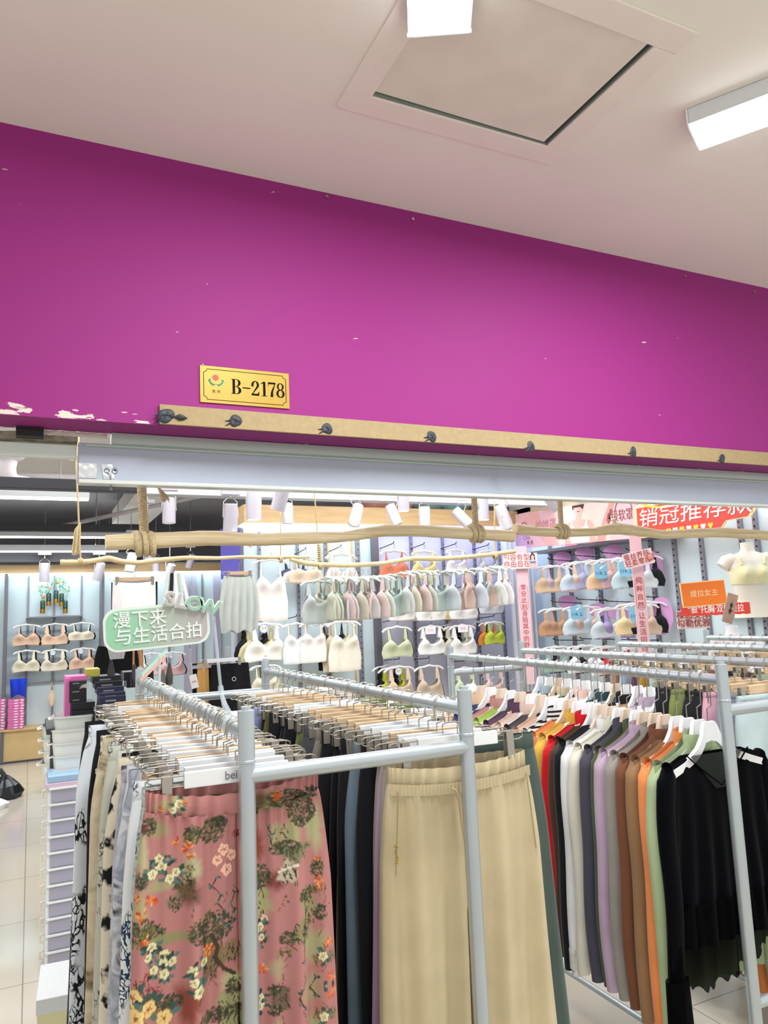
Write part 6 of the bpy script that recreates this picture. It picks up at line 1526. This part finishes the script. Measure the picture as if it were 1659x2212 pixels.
for k, (y, cn, c_, kind, cl_) in enumerate(r3):
    rz = rdr.uniform(-.06, .02) if k else -.02; dx = rdr.uniform(-.006, .006)
    m = VELVET if c_ is None else STR if c_ == 'stripe' else cloth(c_)
    lab = ('%s on the right rail, frontmost beside the silver post' % cn) if prev is None else '%s on the right rail, between the %s and the back wall side, next to it' % (cn, prev)
    if prev: lab = '%s, right rail, behind the %s' % (cn, prev)
    t = top(lab, x3(y)-.010+dx+(.012 if k == 0 else 0), y, m, kind, rz, 1.06 if k == 0 else 1.0+rdr.uniform(-.02, .03), cl_)
    if k == 0:
        obj('lace_yoke', MB().grid(lambda i, j: ((i*2-1)*.085*(1-.85*j), -.0165, -.062-.085*j), 12, 8), mat('sheer_black', '1c2420', .7, alpha=.72, bump=1, bscale=200), t, ang=3)
        def fl(i, j):
            u = i*2-1; L_ = .50+.085*(.55+.45*math.cos(u*2.2+1.0))
            return (u*.19*(1+.06*j), -.020+.010*math.sin(u*16)*j+.004*math.sin(u*37), -.40-(L_-.40)*j-.006*math.sin(u*55)*j)
        obj('lace_peplum', MB().grid(fl, 90, 12), BLACE, t, ang=3)
        for s in (-1, 1): obj('lace_cuff', MB().grid(lambda i, j, s=s: (s*.18+.030*(1+.25*j)*math.cos(i*2*PI), -.015+.017*math.sin(i*2*PI), -.55-.20*j-.004*math.sin(i*40)*j), 30, 8, True), BLACE, t, ang=3)
        obj('shoulder_trim', MB().tube([(-.098, -.020, -.060), (-.06, -.022, -.095), (0, -.022, -.140), (.06, -.022, -.095), (.098, -.020, -.060)], .002, 5), BLACE, t)
    if cn.startswith('white lace'):
        obj('lace_hem', MB().grid(lambda i, j: ((i*2-1)*.165, -.018+.006*math.sin(i*30)*j, -.54-.055*j-.006*abs(math.sin(i*26))*j), 60, 6).grid(lambda i, j: (-.185+.018*math.cos(i*2*PI), -.014+.012*math.sin(i*2*PI), -.62-.05*j-.005*abs(math.sin(i*12))*j), 24, 6, True), LACE, t, ang=3)
    wht = hw.get(k, k % 2)
    coat_hanger('%s coat hanger of the %s, right rail' % ('white' if wht else 'pale wooden', cn), x3(y)+dx*.6, y, HWHITE if wht else HPINKW, rz, brand=k in (2, 4))
    prev = cn

# second rail of the right rack: tops, then skirts on clip hangers near its front
c4 = [('ink black', '16171c'), ('snow', 'ecebe8'), ('dusty lilac', 'b9a8bc'), ('camel', 'b88f60'), ('pitch black', '121318'), ('pearl grey', 'b9bcc2'), ('dark teal', '2f4a50'), ('chalk', 'e6e2dc'), ('shell pink', 'e6c4bc'), ('pine green', '3f5a46'), ('oat', 'cdbb9c'), ('cocoa brown', '5a4334'), ('mist blue', 'a9bccb'), ('brick red', '8f3f34')]
prev = None
for k, (cn, c_) in enumerate(c4):
    y = 1.98+k*.058; rz = rdr.uniform(-.08, .05)
    lab = '%s top, right rack second rail, %s' % (cn, 'next to the clip hangers' if prev is None else 'behind the %s one' % prev)
    top(lab, R2B-.01, y, cloth(c_), 'crew', rz, 1, k % 2 == 0); prev = cn
    wht = k not in (5, 11)
    coat_hanger('%s coat hanger of the %s top, right rack second rail' % ('white' if wht else 'pale wooden', cn), R2B, y, HWHITE if wht else HPINKW, rz)
prev = None
for k, (cn, c_) in enumerate([('pale aqua', 'b9cdd0'), ('heather grey', '8f929c'), ('rose pink', 'd9a4b8'), ('near black', '15161b'), ('olive leaf', '7d8a4c'), ('ink lace black', '1a1b20')]):
    y = 1.60+k*.062; rz = rdr.uniform(-.1, .05)
    trousers('%s trousers, right rack second rail, %s' % (cn, 'nearest its front end' if prev is None else 'behind the %s ones' % prev), R2B, y, cloth(c_), k % 5, rz, .95).scale = (.95, 1, .55); prev = cn
    clip_hanger('wooden clip hanger of the %s trousers, right rack second rail' % cn, R2B, y, HWOOD, rz)

# third rack: two rails of clip hangers
c5 = [('leaf green', '7a8c3c'), ('cream', 'dcd4c0'), ('grey green', '9aa692'), ('dark brown', '4a3830'), ('beige', 'c8b490'), ('black', '17181c'), ('rust', '8c5238'), ('white', 'e8e8e6'), ('denim blue', '6d8198'), ('khaki green', '8a8c58'), ('ash', 'a5a29c'), ('mint', 'b4cabb'), ('ochre', 'b58a3e'), ('plum', '5c3a50'), ('sky blue', 'a4c0d8'), ('clay', 'b07a5c')]
for nm, X, n, y0, st in (('left', R3A, 16, 1.86, .06), ('right', 3.2, 16, 1.84, .062)):
    prev = None
    for k in range(n):
        cn, c_ = c5[(k*(1 if nm == 'left' else 5)) % 16]; y = y0+k*st; rz = rdr.uniform(-.12, .08)
        w_ = (k*7) % 3 == 0
        trousers('%s bottoms, far right rack %s rail, %s' % (cn, nm, 'nearest' if prev is None else 'behind the %s ones' % prev), X, y, cloth(c_), k % 5, rz, .92)
        clip_hanger('%s clip hanger of the %s bottoms, far right rack %s rail' % ('white' if w_ else 'wooden', cn, nm), X, y, HWHITE if w_ else HWOOD, rz)
        prev = cn

# small rack behind, by the middle wall's left end
p = AY(410, 1435, 4.9); q = AY(522, 1430, 4.9)
t = thing('clothes_rack', 'small grey rack of black and mustard trousers left of the middle wall', 'clothes rack', (p.x, 4.9, 0))
for x in (0, AY(492, 1400, 4.9).x-p.x): obj('post', MB().box((x, 0, (p.z+.03)/2+.03), (.025, .025, p.z+.10)), mat('rack_grey', 'a9a8b2', .4), t, smooth=False)
obj('top_bar', MB().box(((q.x-p.x)/2, 0, p.z-.02), (q.x-p.x, .02, .02)), mat('rack_grey', 'a9a8b2', .4), t, smooth=False)
wood_clip_hanger('long white clip hanger on the small grey rack', 480, 1426, 4.85, .22, HWHITE)
for i, (u, v, wd, c_, lab) in enumerate([(497, 1475, .24, '111218', 'black leggings with a small round white mark on the small grey rack'), (438, 1485, .07, 'd5a763', 'mustard folded leggings on the small grey rack'), (424, 1485, .07, '17181d', 'black folded leggings left of the mustard ones on the small grey rack'), (456, 1480, .13, '14151b', 'black leggings between the mustard pair and the marked pair')]):
    pc = AY(u, 1433, 4.88+.02*i)
    t = thing('leggings', lab, 'leggings', pc)
    obj('body', MB().grid(lambda a, j: ((a-.5)*wd*(1+.25*j), -.01*math.sin(a*PI)-.004*math.sin(a*14), -.34*j), 18, 8), cloth(c_), t, ang=3)
    if i == 0: obj('white_mark', MB().tube([(.02+.012*math.cos(a), -.018, -.10+.012*math.sin(a)) for a in [j*PI/8 for j in range(16)]], .0015, 4, closed=True), WHITEP, t)
p = AY(419, 1472, 4.8); t = thing('hang_tag', 'white hang tag with red marks on the black folded leggings', 'price tag', p, rot=(0, -.2, 0))
obj('tag', MB().box((0, 0, 0), (.045, .002, .085), bev=.001), WHITEP, t, smooth=False); text('tag_marks', 'ww', .02, mat('tag_red', 'c0405a', .5), t, (0, -.002, .0)); obj('string', MB().tube([(0, 0, .04), (.01, 0, .12)], .001, 4), WHITEP, t)
# small stacked boxes behind the middle rail
for i, (u, v, w_, c_, lab) in enumerate([(640, 1500, 60, 'e4e6e0', 'white flat box behind the back end of the middle rail'), (800, 1512, 46, '6a7240', 'olive green box behind the middle rail, left of its twin'), (878, 1522, 50, '5c6a3c', 'olive green box behind the middle rail, near its front post'), (720, 1488, 60, 'ddd6c8', 'cream flat box behind the middle rail')]):
    a = AY(u-w_/2, v, 3.6); b_ = AY(u+w_/2, v, 3.6)
    tag(obj('stock_box', MB().box(((a+b_)/2-Vector((0, 0, .02))), (b_.x-a.x, .14, .055), bev=.003), mat('stock_'+c_, c_, .5), smooth=False), lab, 'box')
sb = thing('stock_table', 'pale display table behind the racks below the middle wall', 'table', (1.55, 4.0, 0))
zt = AY(800, 1530, 3.6).z-.03
obj('tabletop', MB().box((0, -.2, zt), (1.3, .7, .03), bev=.004), mat('table_pale', 'd9d4cc', .5), sb, smooth=False)
for sx in (-.6, .6):
    for sy in (-.5, .1): obj('leg', MB().box((sx, sy, (zt-.015)/2), (.04, .04, zt-.015)), DARK, sb, smooth=False)

# ================================================================== GREEN SLOW SIGN ON CLEAR STAND
ys_ = 1.50
c0 = AY(341, 1353, ys_); a, b_ = AY(232, 1360, ys_), AY(452, 1350, ys_)
W2 = (b_-a).length/2; H2 = (AY(341, 1312, ys_)-AY(341, 1396, ys_)).length/2
t = thing('slow_sign', 'rounded green and grey sign board lettered SLOW in Chinese and English above the left rail', 'sign', c0, rot=(0, -.055, 0))
def rrect(w_, h_, r, n=8):
    return [(sx*(w_-r)+r*math.cos(a0+k/n*PI/2), sz*(h_-r)+r*math.sin(a0+k/n*PI/2)) for (sx, sz, a0) in ((1, 1, 0), (-1, 1, PI/2), (-1, -1, PI), (1, -1, 1.5*PI)) for k in range(n+1)]
obj('pale_rim', MB().prism(rrect(W2+.004, H2+.004, .026), .003), mat('rim_mint', 'd3ded6', .35), t, smooth=False)
def grad_mat():
    m = bpy.data.materials.new('sign_green'); m.use_nodes = True; n = m.node_tree.nodes; l = m.node_tree.links
    tc = n.new('ShaderNodeTexCoord'); sp = n.new('ShaderNodeSeparateXYZ'); l.new(tc.outputs['Object'], sp.inputs[0])
    mr = n.new('ShaderNodeMapRange'); mr.inputs[1].default_value = -W2; mr.inputs[2].default_value = W2; l.new(sp.outputs[0], mr.inputs[0])
    r = ramp(n, [(0, '8cc4a0'), (.3, '93bfa2'), (.55, 'a9b5a8'), (1, 'b0a8a6')]); l.new(mr.outputs[0], r.inputs[0]); l.new(r.outputs[0], n['Principled BSDF'].inputs['Base Color']); n['Principled BSDF'].inputs['Roughness'].default_value = .4
    return m
obj('green_face', MB().prism(rrect(W2-.001, H2-.001, .023), .004), grad_mat(), t, smooth=False)
SW = mat('sign_letter_white', 'dde4e0', .4)
text('sign_lettering', '漫下来', .033, SW, t, (-W2*.34, -.0028, H2*.43), offset=.0003, spacing=1.0)
text('sign_lettering', '与生活合拍', .033, SW, t, (W2*.02, -.0028, -H2*.42), offset=.0003)
pS = MB(); sg = thing('slow_lettering', 'grey and green cut-out word SLOW at the top right of the green sign', 'sign', AY(408, 1303, ys_-.006), rot=(0, .22, 0))
for i, (ch, x) in enumerate((('S', -.0375), ('L', -.0145), ('O', .0105), ('W', .0405))):
    text('letter_rim', ch, .036, SW, sg, (x, .0015, 0), ext=.0012, offset=.0026, sx=1.15)
    text('letter_face', ch, .036, mat('letter_grey', 'b3aeab', .4) if i < 2 else mat('letter_green', '8fb8a0', .4), sg, (x, -.0018, 0), ext=.001, offset=.0008, sx=1.15)
def stand(label, u0, v0, u1, v1, y, xr_, yr_):
    a, b_ = AY(u0, v0, y), AY(u1, v1, y)
    t = thing('sign_stand', label, 'sign stand', b_); T = a-b_
    obj('clear_rod', MB().tube([(0, 0, 0), T], .0032, 10), CLEAR, t)
    obj('sleeve', MB().tube([(0, 0, -.002), (T*.10)], [.007, .005], 10), CLEAR, t)
    c_ = Vector((xr_, yr_, ZR))-b_
    obj('clamp', MB().tube([(0, 0, 0), c_*.3+Vector((0, 0, -.006)), c_*.65], [.004, .006, .006], 8).tube([c_+Vector((.019*math.cos(q), 0, .019*math.sin(q))) for q in [i*.5 for i in range(1, 12)]], .0045, 8), CLEAR, t)
stand('clear acrylic stand clamped near the front of the left rail, holding the green sign', 461, 1330, 478, 1498, 1.51, R1A, 1.43)
stand('short clear acrylic stand in the middle of the left rail under the green sign', 345, 1410, 345, 1480, 2.0, R1A, 2.02)
p = AY(337, 1433, 2.0)
t = thing('strip_card', 'narrow tilted mint and pink strip card under the green sign', 'sign', p, rot=(0, -.75, 0))
obj('mint_face', MB().box((0, 0, .004), (.085, .002, .008)), mat('strip_mint', 'aad4c0', .4), t, smooth=False); obj('pink_face', MB().box((-.01, 0, -.004), (.085, .002, .007)), mat('strip_rose', 'e6a8a0', .4), t, smooth=False)
